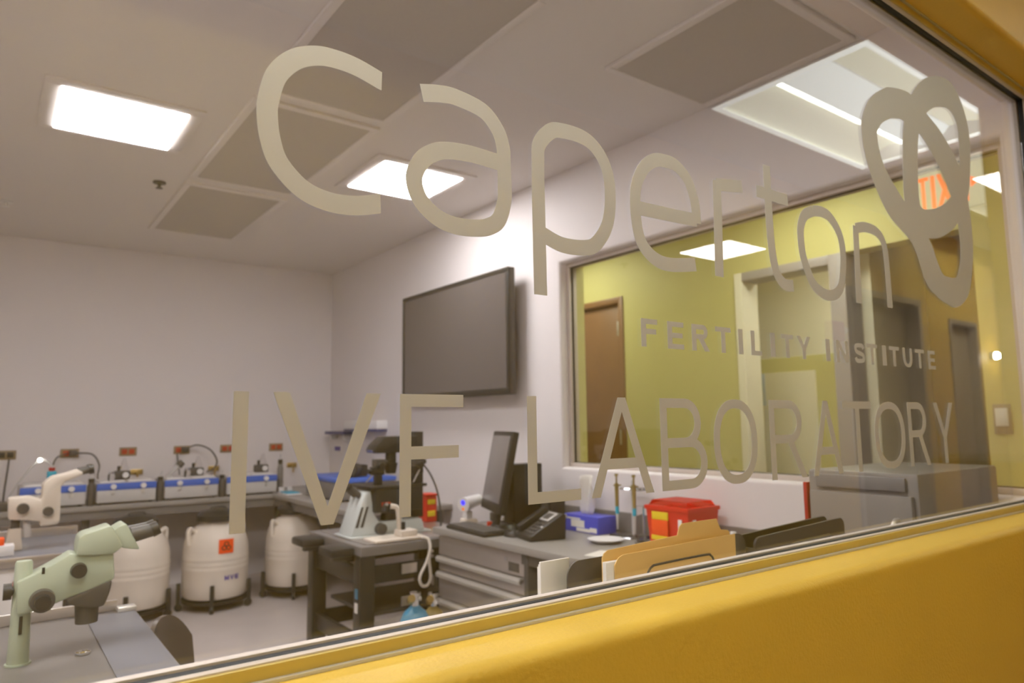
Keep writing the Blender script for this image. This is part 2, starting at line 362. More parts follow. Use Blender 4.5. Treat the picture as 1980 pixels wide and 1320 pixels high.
# ------------------------------------------------------------------ the room shell
H = 2.74; X = 2.62; Y = 6.455; HS = -0.90      # lab ceiling, right wall, back wall; corridor far wall
def wall_hole(name, u, z, hu, hz, d, dm, ax, mats, pick, bev=0.02):
    """wall slab along axis ax ('x' or 'y') with one rounded window opening"""
    f = (lambda a, b, c: (a, c, b)) if ax == 'x' else (lambda a, b, c: (c, a, b))
    bm = bmesh.new(); L = []
    for dd in d:
        o = [bm.verts.new(f(a, b, dd)) for a, b in ((u[0], z[0]), (u[1], z[0]), (u[1], z[1]), (u[0], z[1]))]
        i = [bm.verts.new(f(a, b, dd)) for a, b in ((hu[0], hz[0]), (hu[1], hz[0]), (hu[1], hz[1]), (hu[0], hz[1]))]
        L.append((o, i))
    for o, i in L:
        for k in range(4): bm.faces.new((o[k], o[(k+1) % 4], i[(k+1) % 4], i[k]))
    mid = [bm.verts.new(f(a, b, dm)) for a, b in ((hu[0], hz[0]), (hu[1], hz[0]), (hu[1], hz[1]), (hu[0], hz[1]))]
    for k in range(4):
        k2 = (k+1) % 4
        bm.faces.new((L[0][0][k], L[0][0][k2], L[1][0][k2], L[1][0][k]))
        bm.faces.new((L[0][1][k], L[0][1][k2], mid[k2], mid[k])); bm.faces.new((mid[k], mid[k2], L[1][1][k2], L[1][1][k]))
    bmesh.ops.recalc_face_normals(bm, faces=bm.faces[:])
    inner = set(L[0][1] + L[1][1])
    es = []
    for _, i in L:
        for k in range(4):
            e = bm.edges.get((i[k], i[(k+1) % 4]))
            if e: es.append(e)
    bmesh.ops.bevel(bm, geom=es, offset=bev, segments=5, affect='EDGES', profile=0.5)
    me = bpy.data.meshes.new(name); bm.to_mesh(me); bm.free()
    for m in mats: me.materials.append(M[m])
    for p in me.polygons:
        p.material_index = pick(p.center); p.use_smooth = True
    me.set_sharp_from_angle(angle=math.radians(30))
    o = bpy.data.objects.new(name, me); col.objects.link(o); return struct(o)

WX0, WX1, WZ0, WZ1 = -1.6, 2.50, 1.045, 2.268       # opening in the window wall
wall_hole('wall_front', (-5.6, X), (0, H), (WX0, WX1), (WZ0, WZ1), (0.61, 0.785), 0.731, 'x', ('yellow', 'lab_wall'), lambda c: 1 if c.y > 0.731 else 0)
RY0, RY1, RZ0, RZ1 = 0.83, 3.06, 1.035, 2.205       # opening in the right-hand lab wall
wall_hole('wall_right', (0.61, Y+0.12), (0, H), (RY0, RY1), (RZ0, RZ1), (X, X+0.2), X+0.082, 'y', ('lab_wall', 'lime'), lambda c: 1 if (c.x > X+0.11 or c.y < 0.63) else 0)
struct(box((-1.95, Y, 0), (X, Y+0.12, H)).build('wall_back', 'lab_wall'))
struct(box((-1.95, 0.785, 0), (-1.80, Y, H)).build('wall_left', 'lab_wall'))
struct(box((-1.95, 0.785, -0.1), (X, Y, 0)).build('floor', 'floor'))
struct(box((-1.95, 0.61, H), (X+0.2, Y+0.12, H+0.1)).build('ceiling', 'lab_ceiling'))
# corridor in front of the window and the one beyond the right-hand window
struct(box((-5.6, HS-0.1, -0.1), (11.0, 0.785, -0.001)).box((X+0.2, 0.785, -0.1), (7.0, 7.6, -0.001)).build('floor_corridor', 'hall_floor'))
TY0, TY1 = -0.49, 0.21
TX = [(-2.95, -1.55), (-0.20, 1.22), (2.665, 4.01), (5.42, 6.80), (8.14, 9.54)]
mb = MB(); xs = [-5.6] + [v for t in TX for v in t] + [11.0]
for k in range(0, len(xs), 2): mb.box((xs[k], TY0, H), (xs[k+1], TY1, H+0.1))
mb.box((-5.6, HS-0.1, H), (11.0, TY0, H+0.1)).box((-5.6, TY1, H), (11.0, 0.61, H+0.1)).box((X+0.2, 0.61, H), (7.0, 7.6, H+0.1))
struct(mb.build('ceiling_corridor', 'hall_ceiling'))
# far side of the corridor, with two door recesses
mb = MB()
for a, b, z0 in ((-5.6, 4.50, 0), (4.50, 5.55, 2.16), (5.55, 6.02, 0), (6.02, 6.55, 2.06), (6.55, 11.0, 0)):
    mb.box((a, HS-0.14, z0), (b, HS, H))
struct(mb.build('wall_corridor', 'yellow'))
struct(box((-5.7, HS, 0), (-5.6, 0.61, H)).build('wall_corridor_start', 'yellow'))
struct(box((11.0, HS-0.1, 0), (11.1, 0.7, H)).build('wall_corridor_end', 'yellow'))
BX = 4.10
mb = MB()
mb.box((BX, 2.92, 0), (BX+0.14, 4.00, H)).box((BX, 4.00, 2.30), (BX+0.14, 5.00, H)).box((BX, 5.00, 0), (BX+0.14, 7.6, H))
mb.box((BX, 1.46, 2.285), (BX+0.14, 2.92, H)).box((BX, 0.75, 0), (BX+0.14, 1.46, H))
struct(mb.build('wall_side_corridor', 'lime'))
struct(box((BX, 0.61, 0), (11.0, 0.75, H)).build('wall_corridor_near', 'yellow'))
struct(box((X+0.2, 7.6, 0), (7.0, 7.7, H)).build('wall_side_end', 'lime'))
struct(box((6.0, 2.16, 0), (6.12, 7.6, H)).build('wall_side_room', 'cream_wall'))
struct(box((BX+0.17, 2.08, 0), (6.0, 2.16, H)).build('wall_partition', 'cream_wall'))
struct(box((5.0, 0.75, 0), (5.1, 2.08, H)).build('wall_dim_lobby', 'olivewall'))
t = thing('storage_cabinet', (5.3, 3.2, 0), 'yellow storage cabinet with pale door in the cream side room', 'cabinet')
box((5.10, 2.75, 0), (5.60, 3.95, 1.78), 0.006).build('body', 'lime', t)
box((5.085, 2.95, 0.1), (5.0995, 3.42, 1.66), 0.003).build('door', 'cream_wall', t)
box((5.080, 3.385, 1.40), (5.0848, 3.42, 1.66), 0.002).build('handle', 'pale_highlight', t)  # no real handle: pale blue strip standing in for a vertical highlight
# brown door in the side corridor
d = sempty('door_1', (BX, 4.5, 0))
box((BX+0.03, 4.05, 0.01), (BX+0.075, 4.95, 2.25), 0.003).build('door_leaf', 'wood', d)
box((BX-0.012, 4.00, 0), (BX+0.12, 4.05, 2.30), 0.003).box((BX-0.012, 4.95, 0), (BX+0.12, 5.0, 2.30), 0.003).box((BX-0.012, 4.05, 2.25), (BX+0.12, 4.95, 2.30), 0.003).build('door_frame', 'wood', d)
h1 = MB().box((BX-0.004, 4.055, 1.98), (BX+0.032, 4.075, 2.10), 0.002).build('hinge', 'alu', d)
MB().box((BX-0.004, 4.055, 1.10), (BX+0.032, 4.075, 1.22), 0.002).build('hinge', 'alu', d)
MB().cyl((BX+0.03, 4.88, 1.02), (BX-0.03, 4.88, 1.02), 0.014).cyl((BX-0.025, 4.885, 1.02), (BX-0.025, 4.77, 1.02), 0.009).build('handle', 'alu', d)
# cased opening beside it and the frame of the next door
d = sempty('door_2', (BX, 2.5, 0))
box((BX-0.02, 2.14, 0), (BX+0.16, 2.24, 2.285), 0.004).build('door_jamb', 'mauve', d)
box((BX-0.02, 2.86, 0), (BX+0.16, 2.92, 2.285), 0.004).build('door_jamb', 'cream_wall', d)
box((BX-0.02, 2.24, 2.225), (BX+0.16, 2.86, 2.285), 0.004).build('door_head', 'mauve', d)
# recessed doors of the corridor's far wall (seen mirrored in the glass)
d = sempty('door_3', (5.02, HS, 0))
box((4.55, HS-0.13, 0), (5.50, HS-0.085, 2.11), 0.003).build('door_leaf', 'olivewood', d)
box((4.50, HS-0.14, 0), (4.55, HS+0.012, 2.16), 0.003).box((5.50, HS-0.14, 0), (5.55, HS+0.012, 2.16), 0.003).box((4.55, HS-0.14, 2.11), (5.50, HS+0.012, 2.16), 0.003).build('door_frame', 'taupe', d)
d = sempty('door_4', (6.28, HS, 0))
box((6.06, HS-0.10, 0), (6.51, HS-0.055, 2.02), 0.003).build('door_leaf', 'taupe', d)
box((6.02, HS-0.14, 0), (6.06, HS+0.012, 2.06), 0.003).box((6.51, HS-0.14, 0), (6.55, HS+0.012, 2.06), 0.003).box((6.06, HS-0.14, 2.02), (6.51, HS+0.012, 2.06), 0.003).build('door_frame', 'taupe', d)

# window in front of the camera: gasketed glass in a thin frame
w = sempty('window_1', (0.4, 0.73, WZ0))
gz0, gz1, gx0, gx1 = 1.050, 2.258, WX0+0.01, WX1-0.012
box((gx0, 0.7268, gz0), (gx1, 0.7298, gz1)).build('glass_pane', 'glass', w, smooth=False)
def rim(y0, y1, t, m, name, zlo=0.0):
    a, b, c, e = WX0, WX1, WZ0+zlo, WZ1-zlo
    mb = MB().box((a, y0, c), (b, y1, c+t), 0.0012).box((a, y0, e-t), (b, y1, e), 0.0012)
    mb.box((a, y0, c+t), (a+t, y1, e-t), 0.0012).box((b-t, y0, c+t), (b, y1, e-t), 0.0012)
    return mb.build(name, m, w)
rim(0.699, 0.7105, 0.0165, 'olive_frame', 'frame')
rim(0.703, 0.7135, 0.0185, 'framepaint', 'glazing_bead')
rim(0.7138, 0.7262, 0.0182, 'rubber', 'gasket')
rim(0.7302, 0.742, 0.0195, 'framepaint', 'inner_bead')
mb = MB(); c = 0.004
mb.box((WX0, 0.694, WZ0-0.001), (WX1, 0.700, WZ0+c), 0.001).box((WX0, 0.694, WZ1-c), (WX1, 0.700, WZ1+0.001), 0.001)
mb.build('caulk_line', 'palegrey', w)
# window in the right-hand lab wall
w = sempty('window_2', (X+0.1, 2.0, RZ0))
GXX = X+0.082
box((GXX-0.003, RY0+0.01, RZ0+0.01), (GXX+0.003, RY1-0.01, RZ1-0.01)).build('glass_pane', 'glass', w, smooth=False)
def rim2(x0, x1, t, m, name):
    a, b, c, e = RY0, RY1, RZ0, RZ1
    return MB().box((x0, a, c), (x1, b, c+t), 0.0015).box((x0, a, e-t), (x1, b, e), 0.0015).box((x0, a, c+t), (x1, a+t, e-t), 0.0015).box((x0, b-t, c+t), (x1, b, e-t), 0.0015).build(name, m, w)
rim2(GXX-0.028, GXX-0.0105, 0.022, 'framepaint', 'frame')
rim2(GXX-0.0102, GXX-0.0035, 0.026, 'rubber', 'gasket')
rim2(GXX+0.0035, GXX+0.028, 0.024, 'framepaint', 'outer_frame')

# ------------------------------------------------------------------ ceiling fittings
def lab_light(cx, cy, label):
    t = thing('ceiling_light', (cx, cy, H), label, 'ceiling light', 'square light panels in the lab ceiling')
    s, f = 0.252, 0.315
    box((cx-s, cy-s, H-0.016), (cx+s, cy+s, H-0.004), 0.004).build('lens', 'lab_lens', t)
    mb = MB()
    for a in ((-f, -f, f, -s), (-f, s, f, f), (-f, -s, -s, s), (s, -s, f, s)):
        mb.box((cx+a[0], cy+a[1], H-0.012), (cx+a[2], cy+a[3], H), 0.003)
    mb.build('frame', 'lab_ceiling', t)
    return t
lab_light(0.42, 3.665, 'square lit lens panel in lab ceiling, left of the big letter C')
lab_light(1.93, 3.665, 'square lit lens panel in lab ceiling, partly behind letter a')
lab_light(0.42, 1.40, 'added unseen fill panel in lab ceiling just inside the window')  # out-of-view panel added to even out the lab light
lab_light(-1.09, 1.40, 'added unseen fill panel in lab ceiling at the left inside the window')  # second added panel, also out of view, lifting the back wall
def filter_panel(x0, x1, y0, y1, label):
    t = thing('ceiling_filter', ((x0+x1)/2, (y0+y1)/2, H), label, 'ceiling vent', 'grey filter grilles in the lab ceiling')
    f = 0.035
    box((x0+f, y0+f, H-0.012), (x1-f, y1-f, H-0.001)).build('filter_mesh', 'grille', t)
    mb = MB().box((x0, y0, H-0.016), (x1, y0+f, H), 0.003).box((x0, y1-f, H-0.016), (x1, y1, H), 0.003)
    mb.box((x0, y0+f, H-0.016), (x0+f, y1-f, H), 0.003).box((x1-f, y0+f, H-0.016), (x1, y1-f, H), 0.003)
    mb.build('frame', 'lab_ceiling', t)
filter_panel(0.86, 1.47, 1.72, 2.98, 'grey ceiling filter grille above the big letter C, nearest the window')
filter_panel(0.86, 1.47, 3.05, 4.30, 'grey ceiling filter grille seen through the loop of letter C')
filter_panel(0.86, 1.47, 4.40, 5.62, 'grey ceiling filter grille farthest from the window, toward back wall')
filter_panel(1.96, 2.585, 1.25, 1.98, 'short grey ceiling filter grille against right wall, left of green-tinted light')
def sprinkler(x, y, m, label):
    t = thing('sprinkler_head', (x, y, H), label, 'sprinkler', 'ceiling sprinkler heads')
    MB().cyl((x, y, H), (x, y, H-0.008), 0.036).build('escutcheon', m, t)
    MB().cyl((x, y, H-0.008), (x, y, H-0.035), 0.009).build('stem', m, t)
    MB().cyl((x, y, H-0.035), (x, y, H-0.038), 0.02).build('deflector', m, t)
sprinkler(0.74, 4.52, 'darkgrey', 'small dark sprinkler head on the lab ceiling below the left light')
sprinkler(0.01, 5.46, 'white', 'small white sprinkler head on lab ceiling at far left edge')
HD = 0.085
def troffer(x0, x1, label, soft=False):
    y0, y1 = TY0, TY1; cy = (y0+y1)/2; cx = (x0+x1)/2
    t = thing('corridor_light', (cx, cy, H), label, 'ceiling light', 'recessed corridor ceiling lights')
    e = 0.0
    MB().box((x0, y0, H+HD), (x1, y1, H+HD+0.01)).build('housing', 'white_metal', t)
    # two curved side reflectors, end plates
    for sgn in (-1, 1):
        prof = [(cy+sgn*0.12, H+HD-0.004), (cy+sgn*0.20, H+HD-0.006), (cy+sgn*0.28, H+HD-0.030), (cy+sgn*0.335, H+0.022), (cy+sgn*0.35, H+0.001), (cy+sgn*0.35, H+HD), (cy+sgn*0.12, H+HD)]
        MB().prism(prof, x0+0.012, x1-0.012, ax='x').build('reflector', 'soft_reflector' if soft else 'white_metal', t)
    for a in (x0, x1-0.012): MB().box((a, y0, H), (a+0.012, y1, H+HD)).build('end_plate', 'white_metal', t)
    # ribbon rim below the ceiling
    mb = MB().box((x0-0.02, y0-0.02, H-0.006), (x1+0.02, y0+0.012, H-0.0005)).box((x0-0.02, y1-0.012, H-0.006), (x1+0.02, y1+0.02, H-0.0005))
    mb.box((x0-0.02, y0+0.012, H-0.006), (x0+0.012, y1-0.012, H-0.0005)).box((x1-0.012, y0+0.012, H-0.006), (x1+0.02, y1-0.012, H-0.0005))
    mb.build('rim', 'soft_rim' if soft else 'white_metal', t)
    # rounded basket lens
    n = 10; prof = [(cy-0.115+0.23*k/n, H+HD-0.006-0.062*math.sin(PI*k/n)**0.7) for k in range(n+1)]
    MB().prism(prof, x0+0.014, x1-0.014, ax='x').build('lens', 'soft_lens' if soft else 'hall_lens', t)
    for sgn in ((-1,) if soft else (-1, 1)): MB().box((x0+0.02, cy+sgn*0.121-0.004, H+HD-0.028), (x1-0.02, cy+sgn*0.121+0.004, H+HD-0.0065)).build('lamp_strip', 'soft_strip' if soft else 'hall_strip', t)
def fill_panel(cx, cy, label):  # added lights out of view, brightening the spaces past the side window
    t = thing('added_fill_light', (cx, cy, H), label, 'ceiling light', 'added fill panels beyond the side window')
    box((cx-0.28, cy-0.28, H-0.02), (cx+0.28, cy+0.28, H-0.006), 0.004).build('lens', 'fill_lens', t)
    mb = MB()
    for q in ((-0.31, -0.31, 0.31, -0.281), (-0.31, 0.281, 0.31, 0.31), (-0.31, -0.28, -0.281, 0.28), (0.281, -0.28, 0.31, 0.28)): mb.box((cx+q[0], cy+q[1], H-0.022), (cx+q[2], cy+q[3], H), 0.002)
    mb.build('frame', 'white_metal', t)
fill_panel(3.45, 2.2, 'added unseen fill panel over the side corridor beyond the white desk')
fill_panel(3.45, 4.4, 'added unseen fill panel over the side corridor by the brown door')
fill_panel(5.1, 2.8, 'added unseen fill panel in the cream side room')
troffer(*TX[0], 'added unseen recessed light farthest left along the corridor')  # added troffer out of view, fill for the near yellow wall
troffer(*TX[1], 'recessed corridor light mirrored in the glass at the top edge')
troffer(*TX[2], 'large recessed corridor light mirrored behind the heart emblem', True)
troffer(*TX[4], 'added unseen recessed light farthest right along the corridor')  # added past the visible stretch to brighten the far corridor wall
troffer(*TX[3], 'recessed corridor light mirrored at right edge below the exit sign')

# ------------------------------------------------------------------ flat lettering
def union(polys):
    vs = []; fs = []
    for p in polys:
        a = sum(p[i][0]*p[(i+1) % len(p)][1]-p[(i+1) % len(p)][0]*p[i][1] for i in range(len(p)))
        q = p if a > 0 else p[::-1]
        fs.append(list(range(len(vs), len(vs)+len(q)))); vs += [Vector((x, y)) for x, y in q]
    r = delaunay_2d_cdt(vs, [], fs, 0, 1e-6)
    return [tuple(v) for v in r[0]], [list(f) for f, src in zip(r[2], r[5]) if src]
def plate(polys, place, th):
    """union of flat polygons, given thickness; place(u, v, d) -> xyz"""
    vs, fs = union(polys); n = len(vs)
    mb = MB(); allv = [place(u, v, 0) for u, v in vs] + [place(u, v, th) for u, v in vs]
    cnt = {}
    for f in fs:
        for i in range(len(f)):
            e = (f[i], f[(i+1) % len(f)]); cnt[e] = cnt.get(e, 0)+1
    F = [f for f in fs] + [[i+n for i in f][::-1] for f in fs]
    for (a, b) in cnt:
        if (b, a) not in cnt: F.append([b, a, a+n, b+n])
    return mb.add(allv, F)
def ribbon(P, w, k=8, vend=False):
    P = [Vector((a, b, 0)) for a, b in P]
    if len(P) > 2: P = catmull(P, k)
    L = []
    for i, p in enumerate(P):
        d = (P[min(i+1, len(P)-1)]-P[max(i-1, 0)]).normalized()
        if i == 0: d = (P[1]-P[0]).normalized()
        nrm = Vector((-d.y, d.x, 0))
        L.append(((p+nrm*w/2)[:2], (p-nrm*w/2)[:2]))
    if vend:
        for i in (0, -1): L[i] = ((P[i].x, P[i].y+w/2*(1 if L[i][0][1] > L[i][1][1] else -1)), (P[i].x, P[i].y-w/2*(1 if L[i][0][1] > L[i][1][1] else -1)))
    return [hull([L[i][0], L[i][1], L[i+1][1], L[i+1][0]]) for i in range(len(L)-1)]
def hull(p):
    p = sorted(tuple(q) for q in p)
    def half(pts):
        h = []
        for q in pts:
            while len(h) > 1 and (h[-1][0]-h[-2][0])*(q[1]-h[-2][1])-(h[-1][1]-h[-2][1])*(q[0]-h[-2][0]) <= 0: h.pop()
            h.append(q)
        return h[:-1]
    return half(p)+half(p[::-1])
def ring(O, I, k=6):
    O = catmull([Vector((a, b, 0)) for a, b in O+O[:1]], k); I = catmull([Vector((a, b, 0)) for a, b in I+I[:1]], k)
    return [[O[i][:2], O[i+1][:2], I[i+1][:2], I[i][:2]] for i in range(len(O)-1)]
def glyph(ch, w, h, s, t):
    R = lambda a, b, c, d: [(a, b), (c, b), (c, d), (a, d)]
    def arcring(cx, cz, rx, rz, a0, a1, n=20, ex=2.3):
        q = []
        def pt(a, kx, kz):
            c, z = math.cos(a), math.sin(a)
            return (cx+kx*math.copysign(abs(c)**(2/ex), c), cz+kz*math.copysign(abs(z)**(2/ex), z))
        for i in range(n):
            u, v = a0+(a1-a0)*i/n, a0+(a1-a0)*(i+1)/n
            q.append([pt(u, rx, rz), pt(v, rx, rz), pt(v, max(rx-s, rx*.25), max(rz-t, rz*.25)), pt(u, max(rx-s, rx*.25), max(rz-t, rz*.25))])
        return q
    def bowl(z0, z1, x1):
        rz = (z1-z0)/2; rx = min(rz*1.0, (x1-s)*0.85); cx = x1-rx
        q = arcring(cx, (z0+z1)/2, rx, rz, -PI/2, PI/2, 14, 2.0)
        return q + [R(0, z0, cx, z0+t), R(0, z1-t, cx, z1)]
    def diag(xa, xb, z0=0, z1=h, k=1.0): return [(xa, z0), (xa+s*k, z0), (xb+s*k, z1), (xb, z1)]
    if ch == 'I': return [R(0, 0, w, h)]
    if ch == 'L': return [R(0, 0, s, h), R(0, 0, w, t)]
    if ch == 'T': return [R(0, h-t, w, h), R(w/2-s/2, 0, w/2+s/2, h)]
    if ch == 'F': return [R(0, 0, s, h), R(0, h-t, w, h), R(0, h*0.46, w*0.92, h*0.46+t)]
    if ch == 'E': return [R(0, 0, s, h), R(0, h-t, w, h), R(0, 0, w, t), R(0, h*0.5-t/2, w*0.93, h*0.5+t/2)]
    if ch == 'V': return [[(0, h), (s*1.12, h), (w/2+s*.45, 0), (w/2-s*.45, 0)], [(w-s*1.12, h), (w, h), (w/2+s*.45, 0), (w/2-s*.45, 0)]]
    if ch == 'A': return [[(0, 0), (s*1.1, 0), (w/2+s*.5, h), (w/2-s*.5, h)], [(w-s*1.1, 0), (w, 0), (w/2+s*.5, h), (w/2-s*.5, h)], R(w*0.2, h*0.27, w*0.8, h*0.27+t)]
    if ch == 'Y': return [[(0, h), (s*1.15, h), (w/2+s/2, h*.42), (w/2-s/2, h*.42)], [(w-s*1.15, h), (w, h), (w/2+s/2, h*.42), (w/2-s/2, h*.42)], R(w/2-s/2, 0, w/2+s/2, h*.43)]
    if ch == 'X': return [diag(0, w-s*1.2, k=1.2), diag(w-s*1.2, 0, k=1.2)]
    if ch == 'N': return [R(0, 0, s, h), R(w-s, 0, w, h), [(0, h), (s*1.15, h), (w, 0), (w-s*1.15, 0)]]
    if ch == 'M': return [R(0, 0, s, h), R(w-s, 0, w, h), [(0, h), (s*1.1, h), (w/2+s/2, h*.1), (w/2-s/2, h*.1)], [(w-s*1.1, h), (w, h), (w/2+s/2, h*.1), (w/2-s/2, h*.1)]]
    if ch == 'O': return arcring(w/2, h/2, w/2, h/2, 0, 2*PI, 44)
    if ch == 'U': return [R(0, w*.5, s, h), R(w-s, w*.5, w, h)] + arcring(w/2, w*.5, w/2, w*.5, PI, 2*PI, 16, 2.2)
    if ch == 'R': return [R(0, 0, s, h)] + bowl(h*0.45, h, w*0.9) + [[(w-s*1.15, 0), (w, 0), (w*.62, h*.5), (w*.62-s*1.15, h*.5)]]
    if ch == 'B': return [R(0, 0, s, h)] + bowl(h*0.5-t*.4, h, w*0.88) + bowl(0, h*0.5+t*.6, w)
    if ch == 'S':
        a = s/2; return ribbon([(w-a*.9, h*.72), (w*.78, h-a*1.2), (w*.5, h-a), (w*.2, h-a*1.3), (a, h*.74), (w*.22, h*.57), (w*.5, h*.5), (w*.8, h*.42), (w-a, h*.26), (w*.8, a*1.3), (w*.5, a), (w*.2, a*1.2), (a*.9, h*.28)], min(s, h*.2), 4)
VY = 0.7264            # film on the corridor face of the glass
def on_glass(u, v, d): return (u, VY-d, v)
t = thing('vinyl_lettering', (0.9, VY, 1.53), 'large rounded lowercase frosted word across the upper glass', 'lettering', world=True)
for ch in 'Caperton':
    P = []
    for st in WORD_STROKES[ch]: P += ribbon(st, 0.0225, 8, vend=(ch == 'C'))
    plate(P, on_glass, 0.0004).build('letter', 'vinyl', t, smooth=False)
t = thing('vinyl_lettering', (1.0, VY, 1.18), 'thin tall frosted capitals in two words along the lower glass', 'lettering')
for ch, a, b in LINE_LAB:
    s = 0.0148 if ch in 'IF' else 0.0155
    plate([[(a+u, 1.182+v) for u, v in p] for p in glyph(ch, b-a, 0.139, s, 0.0148)], on_glass, 0.0004).build('letter', 'vinyl', t, smooth=False)
t = thing('vinyl_lettering', (1.3, VY, 1.40), 'small bold frosted capitals between the two big lettered lines', 'lettering')
for ch, a, b in LINE_SUB:
    plate([[(a+u, 1.398+v) for u, v in p] for p in glyph(ch, b-a, 0.043, 0.0108, 0.0080)], on_glass, 0.0004).build('letter', 'vinyl', t, smooth=False)
t = thing('vinyl_emblem', (1.75, VY, 1.55), 'frosted heart emblem of two interlaced loops beside the word', 'emblem')
plate(ring(*EMBLEM[0]) + ring(*EMBLEM[1]), on_glass, 0.0004).build('loops', 'vinyl', t, smooth=False)

# exit sign over the corridor (its face is seen mirrored in the glass)
ex, ez0, ez1, ey0, ey1 = 4.12, 2.395, 2.68, -0.335, 0.07
t = thing('exit_sign', (ex, -0.13, H), 'white hanging EXIT sign with orange letters, mirrored behind heart emblem', 'exit sign')
MB().box((ex, ey0, ez0), (ex+0.05, ey1, ez1), 0.006).build('panel', 'exit_panel', t)
MB().cyl((ex+0.025, -0.13, ez1), (ex+0.025, -0.13, H), 0.02).build('mount', 'white', t)
def on_sign(u, v, d): return (ex-0.0005-d, u, v)
# reads correctly for someone walking along +x: left is +y
for ch, p0, p1 in (('T', 0.080, 0.138), ('I', 0.150, 0.170), ('X', 0.180, 0.255), ('E', 0.267, 0.330)):
    plate([[(ey0+p1-u, ez0+0.035+v) for u, v in p] for p in glyph(ch, p1-p0, 0.185, 0.017, 0.019)], on_sign, 0.002).build('letter', 'exit_letter', t, smooth=False)
plate([[(ey0+0.345, ez0+0.105), (ey0+0.345, ez0+0.165), (ey0+0.385, ez0+0.135)]], on_sign, 0.002).build('arrow', 'exit_letter', t, smooth=False)
# small fittings on the corridor's far wall
t = thing('light_switch', (4.10, 1.39, 1.26), 'pale wall switch on the yellow corridor wall near the right edge', 'switch')
MB().box((4.092, 1.35, 1.20), (4.0995, 1.43, 1.35), 0.003).build('plate', 'taupe', t)
MB().box((4.084, 1.362, 1.24), (4.0918, 1.418, 1.33), 0.003).build('rocker', 'white', t)
t = thing('wall_lamp', (6.80, HS, 1.78), 'tiny bright wall lamp on the yellow corridor wall', 'lamp')
MB().box((6.78, HS, 1.77), (6.86, HS+0.03, 1.83), 0.006).build('body', 'white', t)
MB().sphere((6.82, HS+0.04, 1.80), 0.03).build('bulb', 'sconce', t)
t = thing('fire_alarm', (4.26, HS, 1.74), 'dark red alarm box on corridor wall, mirrored above the small capitals', 'alarm')
MB().box((4.20, HS, 1.70), (4.36, HS+0.05, 1.90), 0.008).build('body', 'darkred', t)
MB().sphere((4.40, HS+0.03, 1.85), 0.022).build('strobe', 'white', t)

# ------------------------------------------------------------------ worktops along the walls
ZC = 0.73
t = thing('worktop', (1.9, 6.1, 0), 'grey L-shaped worktop running along back wall and into the corner', 'counter')
MB().prism([(-1.79, Y-0.002), (-1.79, 5.86), (1.90, 5.86), (1.90, 4.24), (X-0.002, 4.24), (X-0.002, Y-0.002)], ZC-0.035, ZC, ax='z', bev=0.003).build('top', 'greylight', t)
MB().prism([(-1.79, 5.875), (1.915, 5.875), (1.915, 4.26), (1.94, 4.26), (1.94, 5.90), (-1.79, 5.90)], ZC-0.095, ZC-0.0352, ax='z').build('apron', 'grey', t)
for x, y in ((-1.72, 5.95), (0.60, 5.95), (1.98, 5.95), (1.98, 4.30), (2.54, 4.30)):
    box((x-0.025, y-0.025, 0), (x+0.025, y+0.025, ZC-0.036), 0.003).build('leg', 'darkgrey', t)
t = thing('desk', (2.3, 2.2, 0), 'long grey desk top along right wall beneath the side window', 'desk')
DY0, DY1, DX = 0.86, 3.40, 1.97
box((DX, DY0, ZC-0.035), (X-0.002, DY1, ZC), 0.004).build('top', 'greylight', t)
box((X-0.022, DY0, ZC), (X-0.003, DY1, ZC+0.10), 0.003).build('backsplash', 'grey', t)
box((DX+0.02, DY0+0.02, ZC-0.085), (DX+0.045, 2.63, ZC-0.036), 0.002).build('apron', 'darkgrey', t)
box((DX+0.015, 2.575, 0), (DX+0.55, 2.605, ZC-0.036), 0.003).build('side_panel', 'darkgrey', t)
box((DX+0.015, DY0+0.02, 0), (DX+0.55, DY0+0.05, ZC-0.036), 0.003).build('side_panel', 'darkgrey', t)
t = thing('drawer_cabinet', (2.27, 3.0, 0), 'brushed metal drawer cabinet with full-width pulls under the desk', 'cabinet')
cx0, cy0, cy1 = 2.0, 2.62, 3.385
box((cx0+0.02, cy0, 0.03), (2.55, cy1, ZC-0.04), 0.004).build('body', 'darkgrey', t)
for z0, z1, pull in ((0.585, 0.685, 0), (0.505, 0.58, 1), (0.365, 0.50, 1), (0.06, 0.36, 1)):
    dr = box((cx0, cy0+0.004, z0), (cx0+0.022, cy1-0.004, z1), 0.003).build('drawer', 'drawer', t)
    if pull: MB().prism([(cx0-0.022, z1-0.028), (cx0-0.026, z1-0.012), (cx0-0.016, z1+0.001), (cx0+0.001, z1+0.001), (cx0+0.001, z1-0.006), (cx0-0.014, z1-0.008), (cx0-0.017, z1-0.028)], cy0+0.01, cy1-0.01, ax='y').build('pull', 'alu', dr)
    else:
        MB().cyl((cx0, 2.76, 0.65), (cx0-0.006, 2.76, 0.65), 0.010).build('lock', 'chrome', dr)
        MB().box((cx0-0.003, 2.66, 0.60), (cx0+0.001, 2.74, 0.64), 0.001).build('label_holder', 'darkgrey', dr)
for sx in (2.06, 2.49):
    for sy in (cy0+0.05, cy1-0.05): MB().cyl((sx, sy, 0), (sx, sy, 0.03), 0.02).build('foot', 'black', t)
t = thing('counter', (1.2, 0.99, 0), 'narrow grey counter inside the lab right below the window', 'counter')
box((0.55, 0.80, ZC-0.03), (1.94, 1.20, ZC), 0.003).build('top', 'greylight', t)
for x in (0.60, 1.25, 1.90): box((x-0.015, 0.86, 0), (x+0.015, 1.17, ZC-0.031), 0.003).build('support', 'darkgrey', t)

